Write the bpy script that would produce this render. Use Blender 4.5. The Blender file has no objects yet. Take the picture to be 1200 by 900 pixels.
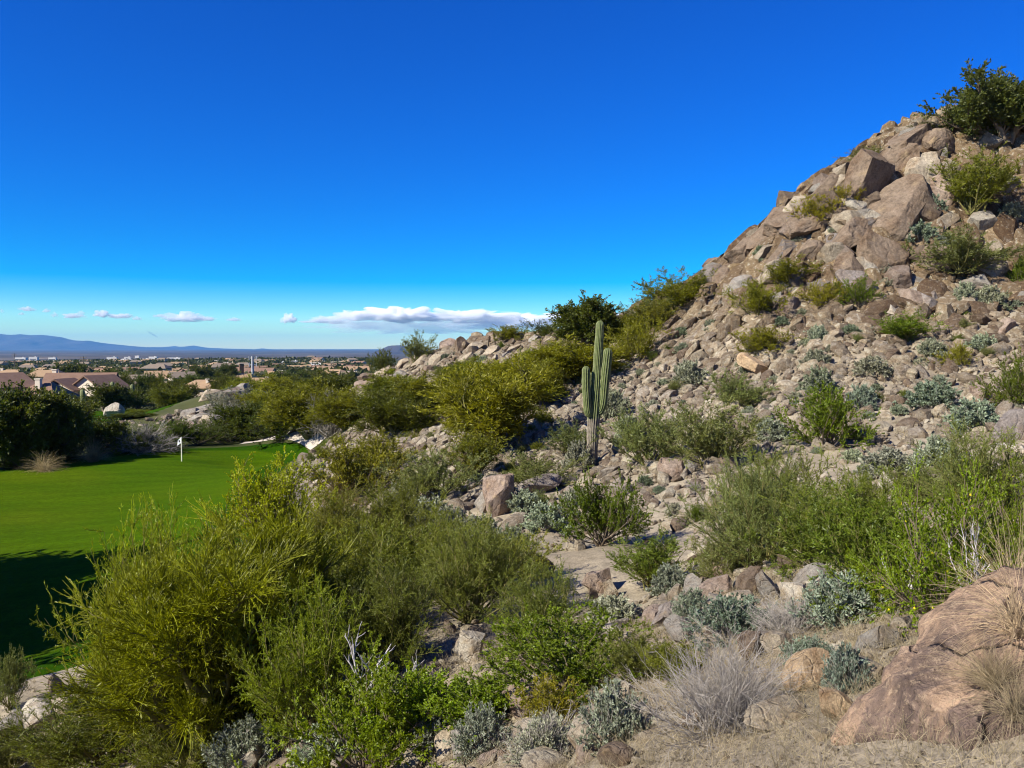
import bpy, bmesh, math, random
import numpy as np
from mathutils import Vector, Matrix, Euler

random.seed(11)
RNG = np.random.default_rng(11)
sc = bpy.context.scene
COL = sc.collection
R = math.radians

# ------------------------------------------------------------------ camera
F, CX, CY, HOR = 1000.0, 600.0, 450.0, 407.0          # photo pixels (1200 x 900)
PITCH = math.atan((CY - HOR) / F)
cam_d = bpy.data.cameras.new('camera'); cam = bpy.data.objects.new('camera', cam_d); COL.objects.link(cam)
cam_d.sensor_width = 36; cam_d.lens = 36 * F / 1200; cam_d.clip_start = 0.05; cam_d.clip_end = 400000
cam.location = (0, 0, 0); cam.rotation_euler = (R(90) - PITCH, 0, 0)
sc.camera = cam
CP, SP = math.cos(PITCH), math.sin(PITCH)

def ray(px, py):
    u, v = (px - CX) / F, (CY - py) / F
    return np.array([u, CP + v * SP, -SP + v * CP])
def at(px, py, Y):
    d = ray(px, py); return d * (Y / d[1])
def project(p):
    x, y, z = p[0], p[1], p[2]
    f = y * CP - z * SP; v = y * SP + z * CP
    f = np.maximum(f, 1e-6)
    return CX + F * x / f, CY - F * v / f, f

# ------------------------------------------------------------------ noise
def _hash(ix, iy, iz):
    n = (ix * 374761393 + iy * 668265263 + iz * 1274126177) & 0xffffffff
    n = ((n ^ (n >> 13)) * 1274126177) & 0xffffffff
    n = ((n ^ (n >> 16)) * 2246822519) & 0xffffffff
    return ((n ^ (n >> 15)) & 0xffffff) / float(0xffffff)
def vnoise(p):
    i = np.floor(p).astype(np.int64); f = p - i; f = f * f * (3 - 2 * f)
    x, y, z = i[..., 0], i[..., 1], i[..., 2]; fx, fy, fz = f[..., 0], f[..., 1], f[..., 2]
    def L(a, b, t): return a + (b - a) * t
    c = [[[_hash(x + a, y + b, z + d) for d in (0, 1)] for b in (0, 1)] for a in (0, 1)]
    e = [[L(c[a][b][0], c[a][b][1], fz) for b in (0, 1)] for a in (0, 1)]
    g = [L(e[a][0], e[a][1], fy) for a in (0, 1)]
    return L(g[0], g[1], fx) * 2 - 1
def fbm(p, octv=4, gain=.5):
    s = 0; a = 1
    for k in range(octv):
        s = s + a * vnoise(p * (2 ** k) + 17.3 * k); a *= gain
    return s
def fbm2(x, y, scale, octv=4, off=0.):
    return fbm(np.stack([x * scale, y * scale, np.full_like(x, off)], -1), octv)
def sstep(a, b, x):
    t = np.clip((x - a) / (b - a), 0, 1); return t * t * (3 - 2 * t)

# ------------------------------------------------------------------ terrain height
CTRL_PX = [
 (1000,900,4.0),(850,900,5.0),(700,900,6.5),(550,900,8.5),(400,900,11),(250,900,14),(100,900,17),(0,900,18.5),
 (1200,735,7),(1000,800,6),(830,850,6.2),(740,860,7.2),(640,870,8.2),(980,720,8.5),(860,740,9.5),(720,720,14),
 (680,670,19),(550,770,12.5),(440,850,11.2),(640,700,17),(560,690,18),(480,740,15),(420,690,20),(320,645,29),
 (400,565,45),(370,530,76),(430,605,33),(480,560,40),(560,560,36),(585,602,30),(640,640,24),(700,635,24.5),
 (820,680,17),(870,660,16),(960,690,12),(1130,705,9),(1150,590,16),(1200,600,14),(695,547,35),(825,545,30),
 (760,545,32),(970,525,30),(1060,560,24),(1200,500,27),(900,600,22),(800,600,25),(870,475,40),(1095,470,36),
 (1200,440,38),(950,460,39),(560,505,50),(500,522,50),(620,480,50),(700,470,48),(780,430,52),(890,425,46),
 (1010,400,46),(1120,400,44),(1200,380,45),(850,370,54),(960,340,52),(1080,320,52),(1200,300,53),
 (838,347,60),(865,320,60),(890,294,60),(922,265,60),(958,222,60),(1000,200,60.5),(1060,163,61),(1110,151,61.5),(1150,148,62),(1200,142,64),
 (760,374,66),(720,388,67),(690,394,68),(640,402,72),(580,402,75),(530,413,76),(480,428,80),(425,452,85),(400,472,88),(350,503,90),
 (0,549,66),(100,533,74),(213,541,70),(200,527,78),(300,525,80),(50,830,20.5),(0,842,20),(110,800,22),(250,800,19.5)]
CTRL_W = [(40,76,17.0),(25,76,7.5),(52,60,22),(60,80,24),(48,40,11),(34,20,4),(20,6,0.6),(10,-8,-0.5),(0,-3,-1.7),(0,0.5,-1.75),(2,2.5,-1.7),(3,5,-1.75),
 (0,-20,2),(30,-20,6),(60,0,12),(90,50,30),(12,88,-1.5),(0,96,-4),(-8,104,-6),(24,92,2),
 (-20,40,-9.25),(-15,28,-9.35),(-45,78,-9.0),(-30,62,-9.25),(-26,26,-9.3),(-40,45,-9.2),(-60,60,-9.2),(-18,50,-9.1),
 (-30,10,-8.6),(-45,25,-9.0),(-22,2,-6.5),(-12,6,-5.2),(-10,-8,-2.5),(-60,0,-8),(-80,40,-9.2),
 (-50,92,-9.4),(-33,100,-9.0),(-38.5,117,-5.6),(-36,112,-6.1),(-42,110,-7.6),(-45,104,-8.7),(-52,118,-9.4),(-28,124,-8.8),(-38,128,-8.8),(-62,132,-10.2),(-80,180,-12),(-20,150,-10.5),(0,150,-10),(30,150,-7),(60,125,4),(90,90,20),
 (-110,120,-10.5),(-120,200,-12.5),(-20,200,-12),(60,200,-8),(120,150,10),(-100,0,-8.5),(-100,60,-9.5),(110,20,30),(130,100,30),(100,210,-2),(60,-60,10),(-60,-60,-4),(0,-60,3)]
_P = np.array([at(*c) for c in CTRL_PX] + [np.array(c, float) for c in CTRL_W])
def _tpsk(r2): return np.where(r2 > 1e-9, .5 * r2 * np.log(r2 + 1e-12), 0)
_n = len(_P); _A = np.zeros((_n + 3, _n + 3))
_d2 = ((_P[:, None, :2] - _P[None, :, :2]) ** 2).sum(-1)
_A[:_n, :_n] = _tpsk(_d2) + np.eye(_n) * .8
_A[:_n, _n] = 1; _A[:_n, _n + 1:] = _P[:, :2]; _A[_n:, :_n] = _A[:_n, _n:].T
_W = np.linalg.solve(_A, np.concatenate([_P[:, 2], [0, 0, 0]]))
def tps(x, y):
    x = np.atleast_1d(x).astype(float); y = np.atleast_1d(y).astype(float)
    out = np.empty(x.size); xf, yf = x.ravel(), y.ravel()
    for s in range(0, x.size, 40000):
        a, b = xf[s:s + 40000], yf[s:s + 40000]
        d2 = (a[:, None] - _P[None, :, 0]) ** 2 + (b[:, None] - _P[None, :, 1]) ** 2
        out[s:s + 40000] = _tpsk(d2) @ _W[:_n] + _W[_n] + a * _W[_n + 1] + b * _W[_n + 2]
    return out.reshape(x.shape)
def plain(r):
    return np.interp(np.log(np.maximum(r, 1)), np.log([1, 200, 600, 1500, 3000, 8000, 28000, 70000]), [-12, -12, -19, -31, -43, -58, -62, -62])

# putting surfaces (ground plan outlines in metres, traced through the photograph's edge points)
GREEN_PX = [(372,531,77),(330,524.5,81),(260,524,81.5),(190,527,79),(120,533,74.5),(60,540,70),(0,548,65.5)]
GREEN = [tuple(at(*c)[:2]) for c in GREEN_PX] + [(-52,57),(-58,45),(-50,30),(-36,24)] + \
        [tuple(at(0,826,22)[:2]), tuple(at(40,812,22.6)[:2]), tuple(at(110,798,23.2)[:2])] + [(-10.2,26),(-10,31),(-11,37),(-12.6,44),(-15,55),(-17,66)]
FAIR = [(-62,110),(-67,128),(-72,148),(-60,152),(-52,140),(-47,127),(-44.5,115),(-46,106),(-53,103)]
def smooth_poly(pts, n=3):
    p = np.array(pts, float)
    for _ in range(n):
        q = np.roll(p, -1, 0); p = np.stack([.75 * p + .25 * q, .25 * p + .75 * q], 1).reshape(-1, 2)
    return p
GREEN_P, FAIR_P = smooth_poly(GREEN), smooth_poly(FAIR)
def sdist(poly, x, y):
    """signed distance to a closed polygon, negative inside"""
    x = np.atleast_1d(x); y = np.atleast_1d(y)
    best = np.full(x.shape, 1e18); ins = np.zeros(x.shape, bool)
    for (ax, ay), (bx, by) in zip(poly, np.roll(poly, -1, 0)):
        ex, ey = bx - ax, by - ay
        t = np.clip(((x - ax) * ex + (y - ay) * ey) / (ex * ex + ey * ey + 1e-12), 0, 1)
        best = np.minimum(best, (x - ax - t * ex) ** 2 + (y - ay - t * ey) ** 2)
        c = ((ay > y) != (by > y)) & (x < ex * (y - ay) / (ey + 1e-12) + ax)
        ins ^= c
    d = np.sqrt(best); return np.where(ins, -d, d)
def base_h(x, y):
    r = np.hypot(x, y); w = sstep(170, 330, r)
    z = tps(x, y) * (1 - w) + plain(r) * w if np.any(r < 330) else plain(r)
    return z
def H(x, y):
    x = np.atleast_1d(np.asarray(x, float)); y = np.atleast_1d(np.asarray(y, float))
    r = np.hypot(x, y); z = np.empty_like(x)
    near = r < 335
    if near.any():
        w = sstep(170, 330, r[near]); z[near] = tps(x[near], y[near]) * (1 - w) + plain(r[near]) * w
    z[~near] = plain(r[~near])
    z = z + np.where(r > 335, fbm2(x, y, .0016, 3, 5.) * sstep(335, 1500, r) * 6 * (1 - sstep(6000, 20000, r)), 0)
    if near.any():
        xn, yn = x[near], y[near]
        g = np.minimum(sdist(GREEN_P, xn, yn), sdist(FAIR_P, xn, yn))
        m = sstep(.3, 4, g)
        hill = sstep(-9, -5, z[near])
        rough = fbm2(xn, yn, .16, 3, 1.) * .35 * hill + fbm2(xn, yn, .9, 3, 9.) * .07
        lim = sstep(4, 12, r[near]) * .8 + .2
        z[near] += rough * m * lim + .10 * fbm2(xn, yn, .05, 2, 3.) * (1 - m)
    return z
def H1(x, y): return float(H(np.array([x]), np.array([y]))[0])
_T = np.geomspace(1.5, 900, 900)
def hit(px, py):
    d = ray(px, py); d = d / d[1]
    P = d[None] * _T[:, None]; h = H(P[:, 0], P[:, 1]); below = P[:, 2] < h
    if not below.any(): return None
    i = int(np.argmax(below))
    if i == 0: t = _T[0]
    else:
        a, b = P[i - 1, 2] - h[i - 1], h[i] - P[i, 2]; t = _T[i - 1] + (_T[i] - _T[i - 1]) * a / (a + b + 1e-9)
    x, y = d[0] * t, d[1] * t
    return np.array([x, y, H1(x, y)])

def hit_near(px, py):
    for k in range(14):
        P = hit(px, py + 5 * k)
        if P is not None and P[1] < 200: return P
    return hit(px, py)

# ------------------------------------------------------------------ mesh helpers
def build_mesh(name, V, Fq=None, Ft=None, mats=(), smooth=False, midx=None):
    me = bpy.data.meshes.new(name)
    V = np.asarray(V, np.float32); me.vertices.add(len(V)); me.vertices.foreach_set('co', V.ravel())
    nq = 0 if Fq is None else len(Fq); nt = 0 if Ft is None else len(Ft)
    loops = []; starts = []; 
    if nq: loops.append(np.asarray(Fq, np.int32).ravel()); starts.append(np.arange(nq, dtype=np.int32) * 4)
    if nt: loops.append(np.asarray(Ft, np.int32).ravel()); starts.append(nq * 4 + np.arange(nt, dtype=np.int32) * 3)
    lo = np.concatenate(loops); me.loops.add(len(lo)); me.loops.foreach_set('vertex_index', lo)
    me.polygons.add(nq + nt); me.polygons.foreach_set('loop_start', np.concatenate(starts))
    if midx is not None: me.polygons.foreach_set('material_index', np.asarray(midx, np.int32))
    me.polygons.foreach_set('use_smooth', np.full(nq + nt, smooth, bool))
    for m in mats: me.materials.append(m)
    me.update(calc_edges=True); me.validate()
    return me
class MB:
    def __init__(s): s.v = []; s.q = []; s.t = []; s.qm = []; s.tm = []; s.n = 0
    def add(s, V, q=None, t=None, m=0):
        V = np.asarray(V, float).reshape(-1, 3); s.v.append(V)
        if q is not None and len(q): s.q.append(np.asarray(q) + s.n); s.qm.append(np.full(len(q), m))
        if t is not None and len(t): s.t.append(np.asarray(t) + s.n); s.tm.append(np.full(len(t), m))
        s.n += len(V)
    def box(s, c, size, m=0, rz=0., rot=None):
        V = np.array([[x, y, z] for x in (-.5, .5) for y in (-.5, .5) for z in (-.5, .5)]) * np.array(size)
        if rot is not None: V = V @ np.array(rot).T
        if rz: cz, sz = math.cos(rz), math.sin(rz); V = V @ np.array([[cz, -sz, 0], [sz, cz, 0], [0, 0, 1]]).T
        s.add(V + np.array(c), q=[[0,1,3,2],[4,6,7,5],[0,4,5,1],[2,3,7,6],[0,2,6,4],[1,5,7,3]], m=m)
    def mesh(s, name, mats, smooth=False):
        q = np.concatenate(s.q) if s.q else None; t = np.concatenate(s.t) if s.t else None
        mi = np.concatenate(s.qm + s.tm)
        return build_mesh(name, np.concatenate(s.v), q, t, mats, smooth, mi)
def link(name, data, parent=None, loc=(0, 0, 0), rot=(0, 0, 0), scale=(1, 1, 1), color=None):
    o = bpy.data.objects.new(name, data); COL.objects.link(o); o.parent = parent
    o.location = loc; o.rotation_euler = rot; o.scale = scale
    if color is not None: o.color = (*color, 1)
    return o
def tag(o, label=None, cat=None, group=None, kind=None):
    if label: o['label'] = label
    if cat: o['category'] = cat
    if group: o['group'] = group
    if kind: o['kind'] = kind
    return o
def icosphere(sub):
    bm = bmesh.new(); bmesh.ops.create_icosphere(bm, subdivisions=sub, radius=1)
    V = np.array([v.co[:] for v in bm.verts]); T = np.array([[v.index for v in f.verts] for f in bm.faces]); bm.free()
    return V, T
ICO = {k: icosphere(k) for k in (1, 2, 3, 4, 5, 6)}

# ------------------------------------------------------------------ materials
def mat(name, rough=.9, spec=.2):
    m = bpy.data.materials.new(name); m.use_nodes = True; nt = m.node_tree
    b = nt.nodes['Principled BSDF']; b.inputs['Roughness'].default_value = rough; b.inputs['Specular IOR Level'].default_value = spec
    return m, nt, b
def N(nt, typ, **kw):
    n = nt.nodes.new(typ)
    for k, v in kw.items():
        if k in n.inputs.keys() if hasattr(n.inputs, 'keys') else False: n.inputs[k].default_value = v
        else: setattr(n, k, v)
    return n
def noise(nt, vec, scale, detail=6, rough=.6, dist=0.):
    n = nt.nodes.new('ShaderNodeTexNoise'); n.inputs['Scale'].default_value = scale; n.inputs['Detail'].default_value = detail
    n.inputs['Roughness'].default_value = rough; n.inputs['Distortion'].default_value = dist
    if vec is not None: nt.links.new(vec, n.inputs['Vector'])
    return n.outputs['Fac']
def ramp(nt, fac, stops, interp='LINEAR'):
    r = nt.nodes.new('ShaderNodeValToRGB'); r.color_ramp.interpolation = interp; e = r.color_ramp.elements
    while len(e) < len(stops): e.new(.5)
    for el, (p, c) in zip(e, stops):
        el.position = p; el.color = (*c, 1) if isinstance(c, (tuple, list)) else (c, c, c, 1)
    nt.links.new(fac, r.inputs['Fac']); return r.outputs['Color']
def mixc(nt, fac, a, b, mode='MIX'):
    n = nt.nodes.new('ShaderNodeMix'); n.data_type = 'RGBA'; n.blend_type = mode
    for s, v in ((0, fac), (6, a), (7, b)):
        if isinstance(v, (int, float)): n.inputs[s].default_value = v
        elif isinstance(v, (tuple, list)): n.inputs[s].default_value = (*v[:3], 1)
        else: nt.links.new(v, n.inputs[s])
    return n.outputs[2]
def math_(nt, op, a, b=0., c=None):
    n = nt.nodes.new('ShaderNodeMath'); n.operation = op
    for i, v in enumerate((a, b, c)):
        if v is None: continue
        if isinstance(v, (int, float)): n.inputs[i].default_value = v
        else: nt.links.new(v, n.inputs[i])
    return n.outputs[0]
def bump(nt, h, strength=.5, dist=.05, nrm=None):
    b = nt.nodes.new('ShaderNodeBump'); b.inputs['Strength'].default_value = strength; b.inputs['Distance'].default_value = dist
    nt.links.new(h, b.inputs['Height'])
    if nrm is not None: nt.links.new(nrm, b.inputs['Normal'])
    return b.outputs['Normal']
def out(nt, b, col=None, nrm=None):
    if col is not None: nt.links.new(col, b.inputs['Base Color'])
    if nrm is not None: nt.links.new(nrm, b.inputs['Normal'])
def pos(nt): return nt.nodes.new('ShaderNodeNewGeometry').outputs['Position']
def objc(nt): return nt.nodes.new('ShaderNodeTexCoord').outputs['Object']

def foliage_mat(name, trans=.45, var=.45, warm=.18, dryfrac=0.):
    m = bpy.data.materials.new(name); m.use_nodes = True; nt = m.node_tree; nt.nodes.clear()
    oi = nt.nodes.new('ShaderNodeObjectInfo'); ge = nt.nodes.new('ShaderNodeNewGeometry')
    rnd = ge.outputs['Random Per Island']
    v = ramp(nt, rnd, [(0, 1 - var), (1, 1.0)])
    c = mixc(nt, 1., oi.outputs['Color'], v, 'MULTIPLY')
    r2 = math_(nt, 'FRACT', math_(nt, 'MULTIPLY', rnd, 37.7))
    c = mixc(nt, math_(nt, 'MULTIPLY', r2, warm), c, (.30, .27, .02), 'MIX')
    cl = noise(nt, objc(nt), 5.0, 2, .5)
    c = mixc(nt, 1., c, ramp(nt, cl, [(.3, .62), (.7, 1.3)]), 'MULTIPLY')
    if dryfrac:
        c = mixc(nt, math_(nt, 'GREATER_THAN', math_(nt, 'FRACT', math_(nt, 'MULTIPLY', rnd, 91.3)), 1 - dryfrac), c, (.42, .36, .22))
    d = nt.nodes.new('ShaderNodeBsdfDiffuse'); t = nt.nodes.new('ShaderNodeBsdfTranslucent'); g = nt.nodes.new('ShaderNodeBsdfGlossy')
    g.inputs['Roughness'].default_value = .5; g.inputs['Color'].default_value = (.6, .6, .6, 1)
    nt.links.new(c, d.inputs['Color']); nt.links.new(mixc(nt, 1., c, (1.15, 1.1, .6), 'MULTIPLY'), t.inputs['Color'])
    mx = nt.nodes.new('ShaderNodeMixShader'); mx.inputs[0].default_value = trans
    nt.links.new(d.outputs[0], mx.inputs[1]); nt.links.new(t.outputs[0], mx.inputs[2])
    m2 = nt.nodes.new('ShaderNodeMixShader'); m2.inputs[0].default_value = .035
    nt.links.new(mx.outputs[0], m2.inputs[1]); nt.links.new(g.outputs[0], m2.inputs[2])
    o = nt.nodes.new('ShaderNodeOutputMaterial'); nt.links.new(m2.outputs[0], o.inputs['Surface'])
    return m
M_LEAF = foliage_mat('green_leaf')
M_SILVER = foliage_mat('silver_leaf', trans=.2, var=.4, warm=.06)
M_FLOWER = foliage_mat('yellow_flower', trans=.2, var=.2, warm=0)
M_STRAW = foliage_mat('straw', trans=.25, var=.5, warm=.05)
def wood_mat(name, a, b):
    m, nt, bs = mat(name, .95, .1)
    n = noise(nt, objc(nt), 14, 4); out(nt, bs, ramp(nt, n, [(.3, a), (.7, b)])); return m
M_WOOD = wood_mat('bark', (.10, .075, .05), (.2, .16, .11))
M_GWOOD = wood_mat('green_bark', (.10, .10, .03), (.17, .15, .05))
M_PALE = wood_mat('pale_dead_wood', (.42, .39, .36), (.62, .58, .54))
M_TWIG = wood_mat('grey_twig', (.20, .18, .155), (.40, .36, .31))

def rock_mat(name, use_obj=True, scale=1.0, island=False, bumpd=.06):
    m, nt, bs = mat(name, .92, .15)
    co = objc(nt) if use_obj else pos(nt)
    if use_obj:
        oi = nt.nodes.new('ShaderNodeObjectInfo'); base = oi.outputs['Color']
    else:
        ge = nt.nodes.new('ShaderNodeNewGeometry')
        base = ramp(nt, ge.outputs['Random Per Island'], [(0, (.20, .168, .125)), (.2, (.31, .27, .20)), (.42, (.24, .205, .155)), (.58, (.34, .30, .22)), (.74, (.16, .125, .092)), (.84, (.275, .24, .19)), (.94, (.40, .355, .27))], 'CONSTANT')
    n1 = noise(nt, co, 2.2 * scale, 6, .65, .3); n2 = noise(nt, co, 9 * scale, 6, .7)
    c = mixc(nt, ramp(nt, n1, [(.42, 0.), (.62, .75)]), base, mixc(nt, 1., base, (.56, .46, .37), 'MULTIPLY'))
    c = mixc(nt, 1., c, ramp(nt, n2, [(.25, .5), (.5, 1.), (.75, 1.35)]), 'MULTIPLY')
    n6 = noise(nt, co, 34 * scale, 5, .75); c = mixc(nt, 1., c, ramp(nt, n6, [(.3, .62), (.5, 1.), (.7, 1.3)]), 'MULTIPLY')
    if not use_obj:
        sz = nt.nodes.new('ShaderNodeSeparateXYZ'); nt.links.new(co, sz.inputs[0]); mz = nt.nodes.new('ShaderNodeMapRange'); mz.inputs[1].default_value = -3.5; mz.inputs[2].default_value = 4.5; nt.links.new(sz.outputs['Z'], mz.inputs[0])
        c = mixc(nt, math_(nt, 'MULTIPLY', mz.outputs[0], math_(nt, 'GREATER_THAN', n1, .40)), c, mixc(nt, 1., c, (.62, .52, .41), 'MULTIPLY'))     # desert varnish towards the crest
    n3 = noise(nt, co, 3.1 * scale, 3, .5)
    c = mixc(nt, ramp(nt, n3, [(.60, 0.), (.70, .35)]), c, (.42, .31, .17))
    vo = nt.nodes.new('ShaderNodeTexVoronoi'); vo.feature = 'DISTANCE_TO_EDGE'; vo.inputs['Scale'].default_value = 1.6 * scale
    wv = nt.nodes.new('ShaderNodeVectorMath'); wv.operation = 'MULTIPLY_ADD'
    nz = nt.nodes.new('ShaderNodeTexNoise'); nz.inputs['Scale'].default_value = 2.5 * scale; nt.links.new(co, nz.inputs['Vector'])
    nt.links.new(nz.outputs['Color'], wv.inputs[0]); wv.inputs[1].default_value = (.5 / scale,) * 3; nt.links.new(co, wv.inputs[2])
    nt.links.new(wv.outputs[0], vo.inputs['Vector'])
    crack = ramp(nt, vo.outputs['Distance'], [(0, 0.), (.05, 1.)])
    h = math_(nt, 'ADD', math_(nt, 'MULTIPLY', math_(nt, 'ADD', n2, math_(nt, 'MULTIPLY', n6, .4)), .9), math_(nt, 'ADD', math_(nt, 'MULTIPLY', n1, .6), math_(nt, 'MULTIPLY', crack, .35)))
    out(nt, bs, c, bump(nt, h, .9, bumpd)); return m
M_ROCK = rock_mat('desert_rock'); M_ROCKS = rock_mat('talus_rock', False, 1.6)

# ground
m, nt, bs = mat('ground_soil', .95, .1); M_GROUND = m
p = pos(nt); sep = nt.nodes.new('ShaderNodeVectorMath'); sep.operation = 'LENGTH'; nt.links.new(p, sep.inputs[0]); dist = sep.outputs['Value']
nA = noise(nt, p, .35, 5, .6); nB = noise(nt, p, 3.0, 8, .7); nC = noise(nt, p, 22, 4, .7)
near = ramp(nt, nA, [(.3, (.215, .175, .12)), (.5, (.31, .26, .185)), (.7, (.40, .34, .245))])
near = mixc(nt, 1., near, ramp(nt, nB, [(.3, .7), (.7, 1.2)]), 'MULTIPLY')
near = mixc(nt, 1., near, ramp(nt, nC, [(.3, .65), (.6, 1.15)]), 'MULTIPLY')
mp = nt.nodes.new('ShaderNodeMapping'); mp.inputs['Scale'].default_value = (1, .45, 1); nt.links.new(p, mp.inputs['Vector'])
nF = noise(nt, mp.outputs[0], .0011, 8, .66); nG = noise(nt, mp.outputs[0], .004, 6, .7)
mid = ramp(nt, noise(nt, p, .02, 6, .7), [(.38, (.04, .052, .014)), (.55, (.08, .082, .03)), (.72, (.20, .165, .10))])
far = ramp(nt, nF, [(.3, (.045, .045, .04)), (.5, (.09, .075, .062)), (.62, (.12, .10, .08)), (.72, (.38, .32, .26))])
far = mixc(nt, 1., far, ramp(nt, nG, [(.35, .65), (.7, 1.3)]), 'MULTIPLY')
f1 = nt.nodes.new('ShaderNodeMapRange'); f1.inputs[1].default_value = 86; f1.inputs[2].default_value = 104; nt.links.new(dist, f1.inputs[0])
f2 = nt.nodes.new('ShaderNodeMapRange'); f2.inputs[1].default_value = 900; f2.inputs[2].default_value = 3000; nt.links.new(dist, f2.inputs[0])
sx = nt.nodes.new('ShaderNodeSeparateXYZ'); nt.links.new(p, sx.inputs[0])
fz = nt.nodes.new('ShaderNodeMapRange'); fz.inputs[1].default_value = -7.4; fz.inputs[2].default_value = -8.5; nt.links.new(sx.outputs['Z'], fz.inputs[0])
f3 = nt.nodes.new('ShaderNodeMapRange'); f3.inputs[1].default_value = 45; f3.inputs[2].default_value = 60; nt.links.new(dist, f3.inputs[0])
scrub = math_(nt, 'MAXIMUM', f1.outputs[0], math_(nt, 'MULTIPLY', fz.outputs[0], f3.outputs[0]))
c = mixc(nt, f2.outputs[0], mixc(nt, scrub, near, mid), far)
hh = math_(nt, 'ADD', math_(nt, 'MULTIPLY', nC, .35), nB)
out(nt, bs, c, bump(nt, hh, .8, .06))

m, nt, bs = mat('mown_turf', .95, .02); M_TURF = m
p = pos(nt)
mp = nt.nodes.new('ShaderNodeMapping'); mp.inputs['Rotation'].default_value = (0, 0, .35); mp.inputs['Scale'].default_value = (.35, 1.2, 1); nt.links.new(p, mp.inputs['Vector'])
n1 = noise(nt, mp.outputs[0], .35, 5, .6); n2 = noise(nt, p, 3.5, 6, .75); n3 = noise(nt, p, 30, 3, .6)
at1 = nt.nodes.new('ShaderNodeAttribute'); at1.attribute_name = 'collar'
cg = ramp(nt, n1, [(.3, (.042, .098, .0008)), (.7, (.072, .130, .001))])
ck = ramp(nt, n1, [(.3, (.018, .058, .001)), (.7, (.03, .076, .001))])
wb = nt.nodes.new('ShaderNodeTexWave'); wb.inputs['Scale'].default_value = .16; wb.inputs['Distortion'].default_value = 3.0; wb.inputs['Detail'].default_value = 3; mw_ = nt.nodes.new('ShaderNodeMapping'); mw_.inputs['Rotation'].default_value = (0, 0, 1.15); nt.links.new(p, mw_.inputs['Vector']); nt.links.new(mw_.outputs[0], wb.inputs['Vector'])
cg = mixc(nt, 1., cg, ramp(nt, wb.outputs['Fac'], [(.3, .945), (.7, 1.04)]), 'MULTIPLY')                     # mowing bands
n0 = noise(nt, p, .09, 3, .5); cg = mixc(nt, ramp(nt, n0, [(.45, 0.), (.7, .45)]), cg, (.10, .125, .004))     # drier patches
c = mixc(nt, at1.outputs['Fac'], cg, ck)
c = mixc(nt, 1., c, ramp(nt, n2, [(.3, .7), (.7, 1.22)]), 'MULTIPLY'); c = mixc(nt, 1., c, ramp(nt, n3, [(.3, .65), (.7, 1.3)]), 'MULTIPLY')
out(nt, bs, c, bump(nt, math_(nt, 'ADD', n2, n3), .9, .05))

m, nt, bs = mat('path_concrete', .9, .2); M_PATH = m
out(nt, bs, ramp(nt, noise(nt, pos(nt), 1.3, 6), [(.3, (.40, .35, .29)), (.7, (.58, .52, .44))]))
def simple(name, a, b=None, sc_=3., rough=.85, bmp=0., spec=.2):
    m, nt, bs = mat(name, rough, spec); b = b or tuple(x * .8 for x in a)
    n = noise(nt, objc(nt), sc_, 5, .6); out(nt, bs, ramp(nt, n, [(.3, a), (.7, b)]), bump(nt, n, bmp, .03) if bmp else None); return m
M_MTN = simple('mountain_rock', (.045, .04, .045), (.10, .085, .08), .0009)
M_STUCCO = simple('beige_stucco', (.48, .38, .27), (.42, .33, .23), 1.5)
M_CREAM = simple('cream_stucco', (.62, .54, .42), (.55, .48, .37), 1.5)
M_WHITEW = simple('white_wall', (.66, .63, .57), (.58, .55, .49), .3)
M_METAL = simple('grey_metal', (.35, .36, .37), (.28, .29, .30), 2., .5)
M_POLEW = simple('weathered_pole', (.16, .13, .10), (.11, .09, .07), 3.)
M_FLAGW = simple('white_cloth', (.82, .82, .80), (.78, .78, .76), 3.)
M_BLACK = simple('black_mark', (.02, .02, .02))
M_STICK = simple('flagstick_paint', (.78, .76, .62), (.70, .68, .50), 8., .4)
M_GLASS = simple('dark_window', (.03, .035, .045), (.02, .025, .03), 2., .15, 0, .5)
M_TRIM = simple('window_trim', (.60, .52, .42))
M_DOOR = simple('brown_door', (.16, .09, .05))
def tile_mat(name, a, b):
    m, nt, bs = mat(name, .85, .15); co = objc(nt)
    w = nt.nodes.new('ShaderNodeTexWave'); w.wave_type = 'BANDS'; w.bands_direction = 'Z'; w.inputs['Scale'].default_value = 3.; w.inputs['Distortion'].default_value = .5; nt.links.new(co, w.inputs['Vector'])
    n = noise(nt, co, .9, 6, .7)
    c = mixc(nt, 1., ramp(nt, n, [(.3, a), (.7, b)]), ramp(nt, w.outputs['Fac'], [(0, .75), (.5, 1.05)]), 'MULTIPLY')
    out(nt, bs, c, bump(nt, w.outputs['Fac'], .6, .06)); return m
M_TILE_B = tile_mat('mauve_brown_tile', (.20, .122, .082), (.27, .17, .118))
M_TILE_T = tile_mat('tan_tile', (.40, .275, .16), (.32, .21, .12))
M_TILE_G = tile_mat('grey_tan_tile', (.27, .215, .155), (.21, .165, .12))

m, nt, bs = mat('saguaro_skin', .6, .25); M_SAG = m
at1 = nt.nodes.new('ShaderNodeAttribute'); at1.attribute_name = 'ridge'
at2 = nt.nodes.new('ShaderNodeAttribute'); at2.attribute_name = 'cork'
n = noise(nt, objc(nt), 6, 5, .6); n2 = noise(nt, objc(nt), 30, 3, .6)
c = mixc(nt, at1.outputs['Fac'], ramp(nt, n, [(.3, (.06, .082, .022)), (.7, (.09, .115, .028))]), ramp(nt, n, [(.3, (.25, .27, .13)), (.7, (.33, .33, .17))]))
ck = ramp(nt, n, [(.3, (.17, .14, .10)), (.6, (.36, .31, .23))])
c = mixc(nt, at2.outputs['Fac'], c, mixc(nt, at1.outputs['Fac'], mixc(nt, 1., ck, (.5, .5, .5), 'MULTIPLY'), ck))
out(nt, bs, c, bump(nt, n2, .7, .03))

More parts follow.
